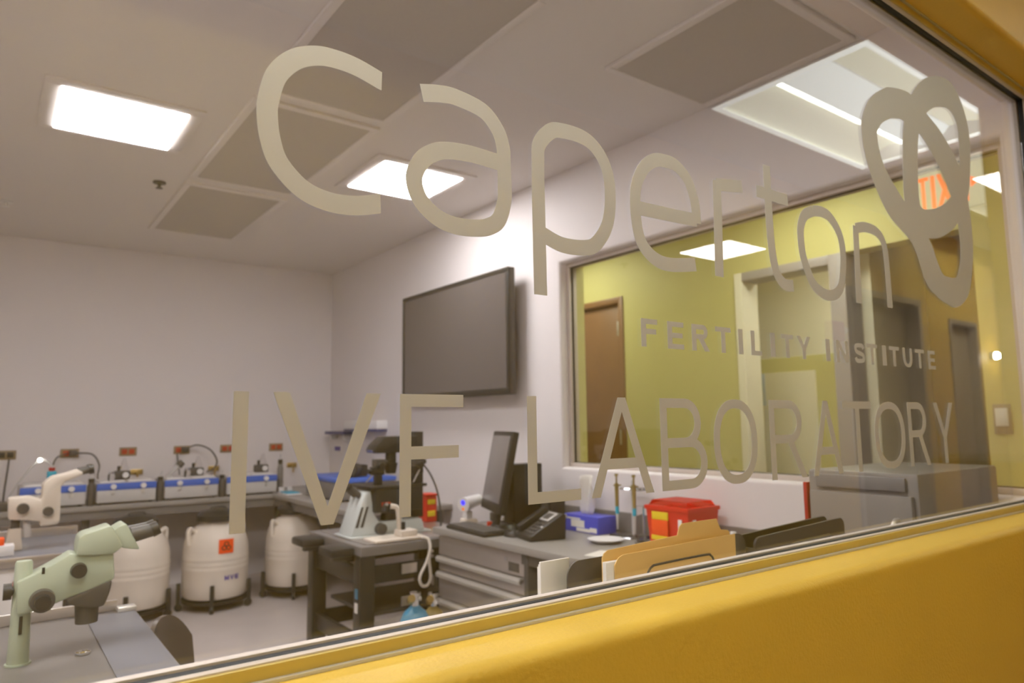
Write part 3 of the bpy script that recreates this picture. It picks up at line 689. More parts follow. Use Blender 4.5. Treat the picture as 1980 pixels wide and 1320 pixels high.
# ------------------------------------------------------------------ wall fittings in the lab
def outlet(x, label, plug=False, sock='redsocket'):
    z = 1.09
    t = thing('wall_outlet', (x, Y, z), label, 'outlet', 'bronze wall outlets over the worktop')
    box((x-0.062, Y-0.008, z-0.034), (x+0.062, Y, z+0.034), 0.003).build('plate', 'brownplate', t)
    for s in (-0.026, 0.026): box((x+s-0.02, Y-0.012, z-0.02), (x+s+0.02, Y-0.008, z+0.02), 0.002).build('socket', sock, t)
    if plug: box((x-0.005, Y-0.05, z-0.02), (x+0.045, Y-0.0125, z+0.024), 0.006).build('plug', 'darkgrey', t)
outlet(0.12, 'bronze wall outlet with black sockets, leftmost above the incubators', sock='black')
outlet(0.52, 'bronze wall outlet with dark plug, above the cyan lamp head', True)
outlet(0.92, 'bronze wall outlet with two bright red sockets and no plug')
outlet(1.32, 'bronze wall outlet with dark plug, under the curved black cord', True)
outlet(1.69, 'bronze wall outlet half hidden by the letter I')
outlet(2.11, 'bronze wall outlet nearest the room corner, beside the letter V')
for x, lab in ((0.99, 'brass gas outlet low on wall below the bright red sockets'), (1.58, 'brass gas outlet low on wall left of letter I'), (2.26, 'brass gas outlet low on wall near the room corner')):
    t = thing('gas_outlet', (x, Y, 0.92), lab, 'gas outlet', 'brass gas outlets')
    box((x-0.045, Y-0.006, 0.902), (x+0.045, Y, 0.945), 0.003).build('plate', 'brass', t)
    MB().cyl((x, Y-0.006, 0.923), (x, Y-0.06, 0.923), 0.014).cyl((x, Y-0.045, 0.93), (x, Y-0.045, 0.86), 0.007).build('valve', 'brass', t)
def cord(name, pts, r, m, label, cat='cord'):
    return tag(MB().tube(pts, r).build(name, m), label, cat)
cord('power_cord', [(1.345, Y-0.06, 1.10), (1.42, Y-0.09, 1.13), (1.52, Y-0.1, 1.09), (1.575, Y-0.12, 1.0), (1.56, Y-0.1, 0.93), (1.50, Y-0.12, 0.905)], 0.0065, 'cable', 'black cord arching over from the plug toward the letter I')
cord('power_cord', [(0.56, Y-0.055, 1.09), (0.66, Y-0.1, 1.08), (0.71, Y-0.12, 1.0), (0.70, Y-0.15, 0.92), (0.70, Y-0.2, 0.885)], 0.006, 'cable', 'dark cord dropping right of the plugged outlet behind cream microscope')
cord('power_cord', [(0.50, Y-0.055, 1.09), (0.43, Y-0.1, 1.06), (0.40, Y-0.14, 0.97), (0.40, Y-0.2, 0.915), (0.42, Y-0.22, 0.902)], 0.006, 'cable', 'dark cord dropping left of plugged outlet behind the cyan lamp')
cord('power_cord', [(0.14, Y-0.02, 1.06), (0.135, Y-0.04, 0.98), (0.125, Y-0.06, 0.85), (0.12, Y-0.08, 0.74)], 0.006, 'cable', 'straight grey cord hanging from leftmost outlet to the worktop')
cord('power_cord', [(1.28, Y-0.03, 1.06), (1.285, Y-0.05, 1.0), (1.29, Y-0.08, 0.93), (1.29, Y-0.11, 0.885)], 0.006, 'cable', 'short straight cord hanging below the plugged outlet left of letter I')
# wall holders near the corner
t = thing('wall_dispenser', (X, 5.57, 1.23), 'white wall box with navy bottom strip, behind letter V', 'dispenser')
box((X-0.10, 5.24, 1.245), (X, 5.90, 1.315), 0.008).build('box', 'white', t)
box((X-0.105, 5.25, 1.225), (X-0.002, 5.89, 1.2447), 0.003).build('strip', 'navy', t)
t = thing('wall_shelf', (X, 6.12, 1.18), 'thin navy-edged wall shelf close to room corner', 'shelf')
box((X-0.09, 5.93, 1.195), (X, 6.36, 1.225), 0.003).build('board', 'navy', t)
for y in (6.0, 6.29): box((X-0.06, y-0.01, 1.15), (X, y+0.01, 1.1948), 0.002).build('bracket', 'white', t)
t = thing('wall_sign', (X, 6.25, 1.03), 'small purple label plate on wall below the navy shelf', 'sign')
box((X-0.004, 6.17, 1.03), (X, 6.34, 1.10), 0.001).build('plate', 'paper', t)
box((X-0.0055, 6.19, 1.045), (X-0.0042, 6.32, 1.085)).build('print', 'purple', t)
# television
t = thing('television', (2.5, 4.07, 1.83), 'large switched-off television hung on the white right wall', 'television')
rot = Matrix.Rotation(math.radians(2.5), 4, 'Y')
tv0, tv1, tz0, tz1 = 3.39, 4.755, 1.455, 2.235
box((2.50, tv0, tz0), (2.545, tv1, tz1), 0.006).build('case', 'darkgrey', t)
box((2.4955, tv0+0.028, tz0+0.04), (2.4998, tv1-0.028, tz1-0.028)).build('screen', 'screen', t)
mb = MB(); a, b, c, e = tv0, tv1, tz0, tz1
mb.box((2.492, a, c), (2.4998, b, c+0.04), 0.002).box((2.492, a, e-0.028), (2.4998, b, e), 0.002).box((2.492, a, c+0.04), (2.4998, a+0.028, e-0.028), 0.002).box((2.492, b-0.028, c+0.04), (2.4998, b, e-0.028), 0.002)
mb.build('bezel', 'black', t)
box((2.545, 3.8, 1.62), (X, 4.35, 2.0), 0.01).build('wall_mount', 'black', t)

# ------------------------------------------------------------------ bench incubators on the back worktop
def incubator(x0, x1, label):
    y0, y1, z0, z1 = 5.91, 6.30, ZC, 0.882
    xc = (x0+x1)/2
    t = thing('bench_incubator', (xc, 5.91, ZC), label, 'incubator', 'bench incubators on the back worktop')
    box((x0, y0+0.012, z0+0.012), (x1, y1, z1), 0.008).build('body', 'palegrey', t)
    box((x0+0.004, y0, z0+0.014), (x1-0.004, y0+0.0118, z1-0.052), 0.003).build('front_panel', 'palegrey', t)
    st = box((x0, y0-0.002, z1-0.05), (x1, y0+0.0118, z1-0.001), 0.003).build('lid_stripe', 'blue', t)
    w = x1-x0
    for u in (0.27, 0.77):
        MB().cyl((x0+w*u, y0-0.002, z1-0.026), (x0+w*u, y0-0.020, z1-0.026), 0.019).build('knob', 'white', t)
        box((x0+w*u-0.012, y0-0.006, z1-0.085), (x0+w*u+0.012, y0-0.0002, z1-0.058), 0.002).build('latch', 'alu', t)
    for u in (x0+0.03, x1-0.03):
        for y in (y0+0.04, y1-0.04): MB().cyl((u, y, z0), (u, y, z0+0.013), 0.012, n=10).build('foot', 'black', t)
    for u in (0.05, 0.52): box((x0+w*u, y0+0.03, z1), (x0+w*(u+0.43), y1-0.03, z1+0.012), 0.005).build('chamber_lid', 'white', t)
incubator(0.20, 0.59, 'blue-striped bench incubator behind the cream microscope')
incubator(0.655, 1.045, 'blue-striped bench incubator below the bright red sockets')
incubator(1.10, 1.49, 'blue-striped bench incubator left of the letter I')
incubator(1.55, 1.95, 'blue-striped bench incubator between letters I and V')
def flask(x, y, h, m, label):
    t = thing('humidifier_bottle', (x, y, ZC), label, 'bottle', 'humidifier bottles between incubators')
    MB().lathe([(0.022, 0), (0.025, 0.01), (0.025, h*0.72), (0.02, h*0.8), (0.016, h*0.86)], (x, y, ZC), 16).build('bottle', m, t)
    MB().cyl((x, y, ZC+h*0.86), (x, y, ZC+h), 0.019, n=14).build('cap', 'black', t)
    MB().tube([(x, y, ZC+h), (x+0.01, y+0.03, ZC+h+0.04), (x+0.03, y+0.1, ZC+h+0.02)], 0.004, 6).build('tubing', 'palegrey', t)
flask(0.622, 5.93, 0.19, 'darkgrey', 'dark grey bottle between the two leftmost incubators')
flask(1.073, 5.93, 0.18, 'darkgrey', 'dark grey bottle between the second and third incubators')
flask(1.52, 5.93, 0.17, 'darkgrey', 'dark grey bottle beside the letter I')
flask(2.00, 5.99, 0.27, 'grey', 'tall grey bottle right of the last incubator')
for k, x in enumerate((1.985, 2.055)):
    t = thing('foam_cup', (x+0.0, 5.905, ZC), 'small white pot on worktop edge, %s of a pair right of incubators' % ('left' if k == 0 else 'right'), 'pot', 'white pots on the worktop')
    MB().lathe([(0.017, 0), (0.021, 0.002), (0.023, 0.045), (0.019, 0.045), (0.017, 0.01)], (x, 5.905, ZC), 14).build('pot', 'white', t)
ZT = 0.894
def sensor(x, y, label):
    t = thing('gas_sensor', (x, y, ZT), label, 'sensor', 'gas sensors on the incubators')
    box((x-0.055, y-0.035, ZT), (x+0.055, y+0.035, ZT+0.065), 0.012).build('body', 'darkgrey', t)
    MB().cyl((x+0.022, y-0.035, ZT+0.033), (x+0.022, y-0.044, ZT+0.033), 0.022).build('dial', 'white', t)
    MB().cyl((x-0.02, y, ZT+0.065), (x-0.02, y, ZT+0.10), 0.012, n=12).build('fitting', 'black', t)
    MB().lathe([(0.028, 0), (0.03, 0.02), (0.012, 0.075), (0.011, 0.09)], (x+0.015, y, ZT+0.065), 14).build('filter', 'clear', t)
sensor(0.835, 6.10, 'dark sensor box with white dial on incubator below red sockets')
sensor(1.36, 6.10, 'dark sensor box with white dial on incubator left of letter I')
sensor(1.88, 6.12, 'dark sensor box with white dial between letters I and V')
t = thing('pipette_controller', (1.20, 6.03, ZT), 'slanted grey handheld pipette controller lying on incubator', 'pipette')
MB().cyl((1.145, 6.03, ZT+0.012), (1.215, 6.03, ZT+0.085), 0.012, 0.017, 14).build('barrel', 'palegrey', t)
MB().cyl((1.215, 6.03, ZT+0.085), (1.245, 6.03, ZT+0.115), 0.028, 0.024, 16).build('head', 'darkgrey', t)
MB().box((1.13, 6.01, ZT), (1.17, 6.05, ZT+0.012), 0.003).build('rest', 'palegrey', t)
for k, (x, lab) in enumerate(((1.275, 'small shiny glass jar on incubator left of the dark sensor'), (0.755, 'small shiny glass jar on incubator below the red sockets'))):
    t = thing('glass_jar', (x, 6.0, ZT), lab, 'jar', 'glass jars on the incubators')
    MB().lathe([(0.022, 0), (0.024, 0.004), (0.024, 0.04), (0.018, 0.05)], (x, 6.0, ZT), 16).build('jar', 'clear', t)
    MB().cyl((x, 6.0, ZT+0.05), (x, 6.0, ZT+0.066), 0.02).build('lid', 'chrome', t)
# gooseneck lamp at the left
t = thing('gooseneck_lamp', (0.13, 5.97, ZC), 'grey gooseneck lamp with cyan head and bright white tip', 'lamp')
box((0.07, 5.92, ZC), (0.19, 6.03, ZC+0.06), 0.01).build('base', 'darkgrey', t)
MB().tube([(0.13, 5.97, ZC+0.055), (0.15, 5.96, 0.84), (0.20, 5.95, 0.93), (0.26, 5.95, 1.02), (0.315, 5.95, 1.065), (0.36, 5.95, 1.05), (0.385, 5.95, 1.0)], 0.009, 10).build('neck', 'palegrey', t)
box((0.352, 5.925, 0.925), (0.408, 5.985, 0.985), 0.006).build('head', 'cyan', t)
MB().cyl((0.38, 5.955, 0.985), (0.38, 5.955, 1.01), 0.02, n=14).build('collar', 'darkred', t)
MB().cyl((0.38, 5.955, 0.895), (0.38, 5.955, 0.925), 0.012, n=12).build('nozzle', 'darkgrey', t)
MB().sphere((0.305, 5.935, 1.065), 0.0125).build('indicator', 'led', t)
# incubator on the side run of the worktop, black camera head, trays
t = thing('bench_incubator', (2.25, 5.2, ZC), 'blue-topped incubator in the corner, seen through the letter V', 'incubator', 'bench incubators on the back worktop')
box((2.06, 4.86, ZC+0.012), (2.50, 5.55, 0.862), 0.01).build('body', 'grey', t)
box((2.055, 4.855, 0.8625), (2.505, 5.555, 0.897), 0.008).build('lid_stripe', 'blue', t)
for x, y in ((2.10, 4.9), (2.46, 4.9), (2.10, 5.5), (2.46, 5.5)): MB().cyl((x, y, ZC), (x, y, ZC+0.0125), 0.015, n=10).build('foot', 'black', t)
MB().cyl((2.06, 5.3, 0.82), (2.045, 5.3, 0.82), 0.02).build('knob', 'white', t)
t = thing('video_camera', (2.2, 4.95, 0.897), 'black camera head on top of the corner incubator', 'camera')
MB().cyl((2.24, 4.99, 0.953), (2.16, 4.91, 0.953), 0.045, 0.05, 18).build('barrel', 'black', t)
box((2.2, 4.96, 0.899), (2.32, 5.06, 0.985), 0.012).build('body', 'black', t)
MB().cyl((2.16, 4.91, 0.953), (2.145, 4.895, 0.953), 0.04, n=18).build('lens_ring', 'darkgrey', t)
t = thing('instrument_tray', (1.99, 5.6, ZC), 'shallow tray of blue wipes on the corner of the worktop', 'tray')
box((1.93, 5.62, ZC), (2.06, 5.84, ZC+0.012), 0.004).build('tray', 'white', t)
box((1.945, 5.64, ZC+0.012), (2.045, 5.82, ZC+0.022), 0.004).build('wipes', 'cyan', t)

# ------------------------------------------------------------------ storage dewars on roller bases
def dewar(cx, cy, label, sticker=False, sc=1.0):
    t = thing('storage_dewar', (cx, cy, 0), label, 'dewar', 'cream storage dewars under the worktop')
    r = 0.222*sc
    prof = [(r*0.75, 0.075), (r*0.93, 0.085), (r*0.985, 0.12), (r, 0.17)]
    for k in range(3): prof += [(r, 0.27+k*0.035), (r*1.012, 0.279+k*0.035), (r*1.012, 0.291+k*0.035), (r, 0.30+k*0.035)]
    prof += [(r, 0.41), (r*0.975, 0.45), (r*0.90, 0.50), (r*0.76, 0.548), (r*0.60, 0.575), (r*0.50, 0.585), (r*0.48, 0.60)]
    MB().lathe(prof, (cx, cy, 0), 40).build('body', 'offwhite', t)
    lid = MB().lathe([(r*0.42, 0.60), (r*0.62, 0.607), (r*0.62, 0.645), (r*0.52, 0.67), (r*0.30, 0.685), (r*0.1, 0.688)], (cx, cy, 0), 28).build('lid', 'black', t)
    MB().tube([(cx-0.05, cy-0.02, 0.675), (cx-0.04, cy-0.02, 0.70), (cx+0.04, cy-0.02, 0.70), (cx+0.05, cy-0.02, 0.675)], 0.008).build('lid_handle', 'darkgrey', lid)
    for a in (200, 20):
        ca, sa = math.cos(math.radians(a)), math.sin(math.radians(a))
        MB().tube([(cx+r*0.74*ca, cy+r*0.74*sa, 0.535), (cx+r*0.93*ca, cy+r*0.93*sa, 0.565), (cx+r*1.0*ca, cy+r*1.0*sa, 0.54), (cx+r*0.97*ca, cy+r*0.97*sa, 0.455)], 0.016, 8).build('carry_handle', 'offwhite', t)
    MB().lathe([(r*0.80, 0.05), (r*1.0, 0.05), (r*1.0, 0.072), (r*0.80, 0.072)], (cx, cy, 0), 28).build('roller_ring', 'black', t)
    for k in range(5):
        a = math.radians(252+k*72); ca, sa = math.cos(a), math.sin(a)
        R_ = Matrix.Rotation(a, 4, 'Z')
        p = (cx+(r+0.022)*ca, cy+(r+0.022)*sa)
        box((p[0]-0.012, p[1]-0.014, 0.045), (p[0]+0.012, p[1]+0.014, 0.19), 0.004, rot=R_).build('post', 'black', t)
        q = (cx+(r+0.018)*ca, cy+(r+0.018)*sa); tx, ty = -sa, ca
        MB().cyl((q[0]-tx*0.011, q[1]-ty*0.011, 0.026), (q[0]+tx*0.011, q[1]+ty*0.011, 0.026), 0.026, n=16).build('caster', 'black', t)
    if sticker:
        # orange warning label with a dark three-lobed mark, pasted to the curved shell
        a0 = math.radians(-87)
        def on_can(rr):
            def f(u, v, d):
                a = a0+u/r; return (cx+(r+rr+d)*math.cos(a)*1.0, cy+(r+rr+d)*math.sin(a), v)
            return f
        z0 = 0.398
        q = [[(-0.05+0.0125*k, z0), (-0.05+0.0125*(k+1), z0), (-0.05+0.0125*(k+1), z0+0.098), (-0.05+0.0125*k, z0+0.098)] for k in range(8)]
        st = plate(q, on_can(0.0025), 0.001).build('warning_label', 'orange', t)
        P = []
        for k in range(3):
            aa = math.radians(90+120*k); c_ = (0.017*math.cos(aa), z0+0.047+0.017*math.sin(aa))
            for i in range(14):
                if 1 <= i <= 2 and False: continue
                b0, b1 = 2*PI*i/14, 2*PI*(i+1)/14
                P.append([(c_[0]+0.017*math.cos(b0), c_[1]+0.017*math.sin(b0)), (c_[0]+0.017*math.cos(b1), c_[1]+0.017*math.sin(b1)), (c_[0]+0.011*math.cos(b1), c_[1]+0.011*math.sin(b1)), (c_[0]+0.011*math.cos(b0), c_[1]+0.011*math.sin(b0))])
        plate(P, on_can(0.0045), 0.0005).build('warning_mark', 'black', st)
        P = []; u = -0.035
        for ch in 'MVE':
            w_ = 0.030; P += [[(u+0.03+a_, 0.215+b_) for a_, b_ in p] for p in glyph(ch, w_, 0.030, 0.008, 0.007)]; u += 0.037
        plate(P, on_can(0.0015), 0.0005).build('print', 'purple', t)
    return t
dewar(0.86, 5.53, 'cream storage dewar behind the green microscope eyepieces')
dewar(1.385, 5.50, 'cream storage dewar with square orange warning label', True)
dewar(1.965, 5.53, 'cream storage dewar beside the black table, below letter V', sc=0.93)

# ------------------------------------------------------------------ left work benches and stereo microscopes
t = thing('work_bench', (-0.3, 1.8, 0), 'grey steel-edged bench under the green microscope', 'bench')
bx0, bx1, by0, by1, bz = -1.3, 0.385, 1.10, 2.44, 0.75
box((bx0, by0, bz-0.035), (bx1, by1, bz-0.002), 0.004).build('top', 'grey', t)
box((0.255, by0+0.02, bz-0.0018), (bx1-0.005, by1-0.05, bz+0.001), 0.001).build('warming_strip', 'bluegrey', t)
box((bx0+0.01, by0+0.02, bz-0.0018), (0.25, by1-0.05, bz), 0.001).build('work_plate', 'grey', t)
box((bx0, by1-0.012, bz-0.001), (0.34, by1, bz+0.03), 0.003).build('back_rail', 'steel', t)
box((0.335, by1-0.05, bz-0.001), (0.385, by1-0.012, bz+0.014), 0.004).build('corner_guard', 'alu', t)
for x in (bx0+0.05, bx1-0.06):
    for y in (by0+0.05, by1-0.06): box((x-0.025, y-0.025, 0), (x+0.025, y+0.025, bz-0.036), 0.004).build('leg', 'darkgrey', t)
t = thing('work_bench', (-0.3, 3.9, 0), 'second grey bench under the cream microscope, white front panel', 'bench')
cx1 = 0.40
box((-1.3, 3.62, bz-0.035), (cx1, 4.30, bz-0.001), 0.004).build('top', 'bluegrey', t)
box((-1.3, 3.60, bz-0.03), (cx1, 3.6198, bz+0.008), 0.003).build('front_rail', 'steel', t)
box((-1.3, 4.288, bz), (cx1, 4.30, bz+0.04), 0.003).build('back_rail', 'steel', t)
box((-1.3, 3.63, 0.30), (0.30, 3.65, bz-0.036), 0.004).build('front_panel', 'white_metal', t)
box((0.12, 3.626, 0.60), (0.15, 3.6298, 0.66), 0.001).build('red_tag', 'darkred', t)
for x in (-1.25, cx1-0.06):
    for y in (3.69, 4.24): box((x-0.025, y-0.025, 0), (x+0.025, y+0.025, bz-0.036), 0.004).build('leg', 'darkgrey', t)

t = thing('stereo_microscope', (0.086, 2.03, 0.751), 'sage green stereo microscope on the bench nearest the window', 'microscope')
gy = 2.03
MB().lathe([(0.021, 0.751), (0.022, 0.753), (0.0195, 0.86), (0.0175, 0.975), (0.015, 0.981), (0.001, 0.983)], (0.0865, gy, 0), 24).build('pillar', 'sage', t)
MB().prism(G_ARM, gy-0.034, gy+0.034, bev=0.006).build('arm', 'sage', t)
MB().prism(G_HEAD, gy-0.042, gy+0.042, bev=0.008).build('tube_head', 'sage', t)
MB().prism(G_EYEH, gy-0.040, gy+0.040, bev=0.004).build('eyepiece_block', 'sage', t)
ea = Vector((0.303, 0, 1.012)); eb = Vector((0.352, 0, 1.030)); dz = (eb-ea)
for s in (-0.02, 0.02):
    e1 = MB().cyl((ea.x, gy+s, ea.z+0.007), (eb.x, gy+s, eb.z-0.002), 0.019, 0.0165, 20).build('eyepiece', 'darkgrey', t)
    MB().cyl((eb.x-0.004, gy+s, eb.z-0.0035), (eb.x+0.012, gy+s, eb.z+0.003), 0.0185, 0.0175, 20).build('eyecup', 'black', e1)
MB().prism(G_ZOOM, gy-0.036, gy+0.036, bev=0.006).build('zoom_body', 'darkgrey', t)
MB().cyl((0.2175, gy, 0.868), (0.2185, gy, 0.821), 0.026, 0.024, 24).build('objective', 'darkgrey', t)
MB().cyl((0.193, gy-0.034, 0.951), (0.193, gy-0.055, 0.951), 0.0175, 0.016, 24).build('zoom_knob', 'black', t)
k1 = MB().cyl((0.124, gy-0.034, 0.893), (0.124, gy-0.056, 0.893), 0.026, 0.0245, 28).build('focus_knob', 'darkgrey', t)
MB().cyl((0.124, gy-0.056, 0.893), (0.124, gy-0.074, 0.893), 0.017, 0.016, 24).build('fine_knob', 'black', k1)
MB().cyl((0.076, gy, 0.915), (0.066, gy, 0.915), 0.010, n=12).cyl((0.066, gy, 0.915), (0.050, gy, 0.915), 0.0185, n=20).build('clamp_knob', 'black', t)
box((0.120, gy-0.0345, 0.951), (0.126, gy-0.0335, 0.966), 0.0003).build('scale_mark', 'black', t)
box((0.083, gy-0.0225, 0.82), (0.090, gy-0.019, 0.86), 0.001).build('slot', 'black', t)
MB().cyl((0.0865, gy, 0.7502), (0.0865, gy, 0.754), 0.026, n=24).build('foot_collar', 'sage_dark', t)
t = thing('petri_dish', (0.214, 2.02, 0.7502), 'small shiny dish lying on bench below the green microscope', 'dish')
MB().lathe([(0.014, 0), (0.016, 0.001), (0.0165, 0.006), (0.015, 0.006), (0.0145, 0.002)], (0.214, 2.02, 0.7502), 20).build('dish', 'chrome', t)

t = thing('stereo_microscope', (0.125, 3.9, bz), 'cream stereo microscope on the second bench, behind the green one', 'microscope')
cy_ = 3.9
MB().prism(C_ARM, cy_-0.05, cy_+0.05, bev=0.008).build('arm', 'offwhite', t)
MB().cyl((0.147, cy_-0.05, 0.933), (0.147, cy_-0.075, 0.933), 0.024, 0.022, 22).build('focus_knob', 'darkgrey', t)
MB().cyl((0.241, cy_-0.05, 0.913), (0.241, cy_-0.072, 0.913), 0.0215, 0.02, 22).build('zoom_knob', 'darkgrey', t)
MB().cyl((0.124, cy_, 0.89), (0.124, cy_, 0.835), 0.017, n=16).build('post', 'darkgrey', t)
MB().prism([(0.10, 0.845), (0.145, 0.845), (0.155, bz), (0.085, bz)], cy_-0.03, cy_+0.03, bev=0.004).build('pedestal', 'offwhite', t)
MB().prism([(0.152, 0.872), (0.176, 0.872), (0.186, 0.80), (0.156, 0.80)], cy_-0.02, cy_+0.02, bev=0.003).build('objective', 'palegrey', t)
for s in (-0.03, 0.03):
    e1 = MB().cyl((0.355, cy_+s, 1.082), (0.395, cy_+s, 1.09), 0.017, 0.016, 16).build('eyepiece', 'darkgrey', t)
    MB().cyl((0.393, cy_+s, 1.0895), (0.412, cy_+s, 1.093), 0.022, 0.021, 16).build('eyecup', 'black', e1)
t = thing('sample_rack', (0.05, 3.80, bz), 'small orange and white rack on second bench at left edge', 'rack')
box((0.02, 3.72, bz), (0.12, 3.80, bz+0.045), 0.004).build('tray', 'white', t)
box((0.03, 3.73, bz+0.045), (0.085, 3.79, bz+0.075), 0.004).build('insert', 'orange', t)

# chair by the bench
t = thing('task_chair', (0.61, 2.235, 0), 'low black task stool with a rounded shell back beside the bench', 'chair')
CHX, CHY, CHA = 0.468, 2.36, math.radians(41)
def shell_back():
    vs = []; fs = []; nu, nv = 14, 12
    for lay in (0, 1):
        for j in range(nv+1):
            for i in range(nu+1):
                u, v = i/nu*2-1, j/nv
                hw = 0.055+0.055*min(1, v/0.6)
                top = 0.725-0.085*abs(u)**2.4
                z = 0.42+(top-0.42)*v
                w_ = u*hw; dd = 0.03*u*u-0.03*v+(0.014 if lay else 0)
                vs.append((CHX+w_*math.sin(CHA)+dd*math.cos(CHA), CHY+w_*math.cos(CHA)-dd*math.sin(CHA), z))
    n = (nu+1)*(nv+1)
    for j in range(nv):
        for i in range(nu):
            a = j*(nu+1)+i; q = [a, a+1, a+nu+2, a+nu+1]
            fs.append(q); fs.append([k+n for k in q][::-1])
    ed = [i for i in range(nu+1)] + [(j+1)*(nu+1)-1 for j in range(1, nv+1)] + [nv*(nu+1)+i for i in range(nu-1, -1, -1)] + [j*(nu+1) for j in range(nv-1, 0, -1)]
    for k in range(len(ed)): a, b = ed[k], ed[(k+1) % len(ed)]; fs.append([a, b, b+n, a+n])
    return MB().add(vs, fs)
shell_back().build('backrest', 'chair', t)
sx_, sy_ = CHX+0.19*math.cos(CHA), CHY-0.19*math.sin(CHA)
MB().lathe([(0.05, 0.385), (0.17, 0.39), (0.18, 0.41), (0.17, 0.43), (0.12, 0.425), (0.02, 0.42)], (sx_, sy_, 0), 28).build('seat', 'chair', t)
MB().tube([(CHX+0.012, CHY-0.01, 0.46), (CHX+0.02, CHY-0.02, 0.40), (CHX+0.07, CHY-0.06, 0.375), (sx_, sy_, 0.38)], 0.012).build('back_bracket', 'darkgrey', t)
MB().cyl((sx_, sy_, 0.08), (sx_, sy_, 0.385), 0.025).build('column', 'chrome', t)
for k in range(5):
    a = math.radians(20+72*k); q = (sx_+0.22*math.cos(a), sy_+0.22*math.sin(a))
    lg = MB().cyl((sx_, sy_, 0.10), (q[0], q[1], 0.07), 0.022, 0.014, 10).build('leg', 'black', t)
    MB().cyl((q[0]-0.012*math.sin(a), q[1]+0.012*math.cos(a), 0.028), (q[0]+0.012*math.sin(a), q[1]-0.012*math.cos(a), 0.028), 0.028, n=14).cyl((q[0], q[1], 0.03), (q[0], q[1], 0.075), 0.007, n=8).build('caster', 'black', lg)

# ------------------------------------------------------------------ vibration table with the inverted microscope
t = thing('vibration_table', (1.95, 3.8, 0), 'black framed anti-vibration table with a steel-rimmed grey top', 'table')
ax0, ax1, ay0, ay1, az = 1.57, 2.36, 3.43, 4.16, 0.66
box((ax0, ay0, az-0.05), (ax1, ay1, az), 0.004).build('top', 'grey', t)
box((ax0+0.05, ay0+0.04, az), (ax1-0.03, ay1-0.04, az+0.004), 0.001).build('steel_plate', 'steel', t)
for x in (ax0+0.04, ax1-0.045):
    for y in (ay0+0.04, ay1-0.045):
        lg = box((x-0.045, y-0.04, 0.02), (x+0.04, y+0.04, az-0.051), 0.004).build('leg', 'black', t)
        MB().cyl((x, y, 0), (x, y, 0.021), 0.03, n=14).build('foot', 'darkgrey', lg)
for y in (ay0+0.035, ay1-0.055):
    for z in (0.46, 0.12): box((ax0+0.08, y, z), (ax1-0.085, y+0.02, z+0.09), 0.003).build('crossbar', 'black', t)
for x in (ax0+0.015, ax1-0.04):
    for z in (0.46, 0.12): box((x, ay0+0.08, z), (x+0.025, ay1-0.085, z+0.09), 0.003).build('crossbar', 'black', t)
box((ax0+0.10, ay0+0.10, 0.28), (ax1-0.10, ay1-0.10, 0.30), 0.003).build('shelf', 'darkgrey', t)
for y in (3.55, 3.95):
    ar = box((1.46, y-0.02, 0.585), (1.568, y+0.02, 0.615), 0.003).build('arm_bracket', 'darkgrey', t)
    box((1.42, y-0.09, 0.6155), (1.552, y+0.09, 0.66), 0.014).build('arm_pad', 'black', ar)
for z, m in ((0.43, 'gas'), (0.36, 'paper')): box((ax0-0.0085, 3.452, z-0.03), (ax0-0.0052, 3.485, z+0.02), 0.0005).build('tag', m, t)
for z in (0.50, 0.335): box((1.80, ay0-0.0085, z), (1.89, ay0-0.0002, z+0.05), 0.001).build('valve_plate', 'steel', t)

zt = az+0.004
t = thing('inverted_microscope', (1.85, 3.78, zt), 'pale inverted microscope with black stage and black lamp arm', 'microscope')
my = 3.78
MB().prism([(1.63, zt+0.01), (1.71, 0.905), (1.745, 0.915), (1.765, 0.79), (1.80, 0.74), (2.07, 0.74), (2.09, zt+0.01)], my-0.09, my+0.09, bev=0.008).build('stand', 'palemint', t)
box((1.615, my-0.11, zt), (2.12, my+0.11, zt+0.0098), 0.002).build('foot_plate', 'palemint', t)
for x in (1.653, 1.683): MB().prism([(x, 0.72), (x+0.035, 0.83), (x+0.047, 0.83), (x+0.016, 0.72)], my-0.0925, my-0.0902).build('vent', 'darkgrey', t)
MB().cyl((1.80, my-0.09, 0.705), (1.80, my-0.125, 0.705), 0.032, 0.03, 22).build('focus_knob', 'darkgrey', t)
for s in (-0.03, 0.03):
    e1 = MB().cyl((1.705, my+s, 0.885), (1.645, my+s, 0.935), 0.018, 0.017, 14).build('eyepiece', 'darkgrey', t)
    MB().cyl((1.646, my+s, 0.934), (1.632, my+s, 0.946), 0.021, n=14).build('eyecup', 'black', e1)
sg = box((1.755, my-0.13, 0.795), (2.055, my+0.13, 0.925), 0.006).build('stage_box', 'black', t)
box((1.72, my-0.14, 0.926), (2.075, my+0.14, 0.942), 0.004).build('stage', 'black', t)
box((1.79, my-0.1325, 0.83), (1.845, my-0.1302, 0.852), 0.0008).build('badge', 'redsocket', sg)
MB().cyl((1.90, my, 0.74), (1.90, my, 0.795), 0.05, 0.045).build('nosepiece', 'darkgrey', t)
MB().prism([(2.055, 0.74), (2.055, 1.24), (2.105, 1.24), (2.105, 0.74)], my-0.04, my+0.04, bev=0.004).build('pillar', 'black', t)
lh = MB().prism([(1.775, 1.135), (1.79, 1.165), (1.845, 1.215), (2.0545, 1.215), (2.0545, 1.12), (1.79, 1.12)], my-0.06, my+0.06, bev=0.006).build('lamp_arm', 'black', t)
box((1.772, my-0.035, 1.122), (1.80, my+0.035, 1.138), 0.003).build('lamp_window', 'navy', lh)
MB().cyl((1.91, my, 1.12), (1.91, my, 1.06), 0.032).cyl((1.91, my, 1.06), (1.91, my, 1.0), 0.042, 0.03).build('condenser', 'black', t)
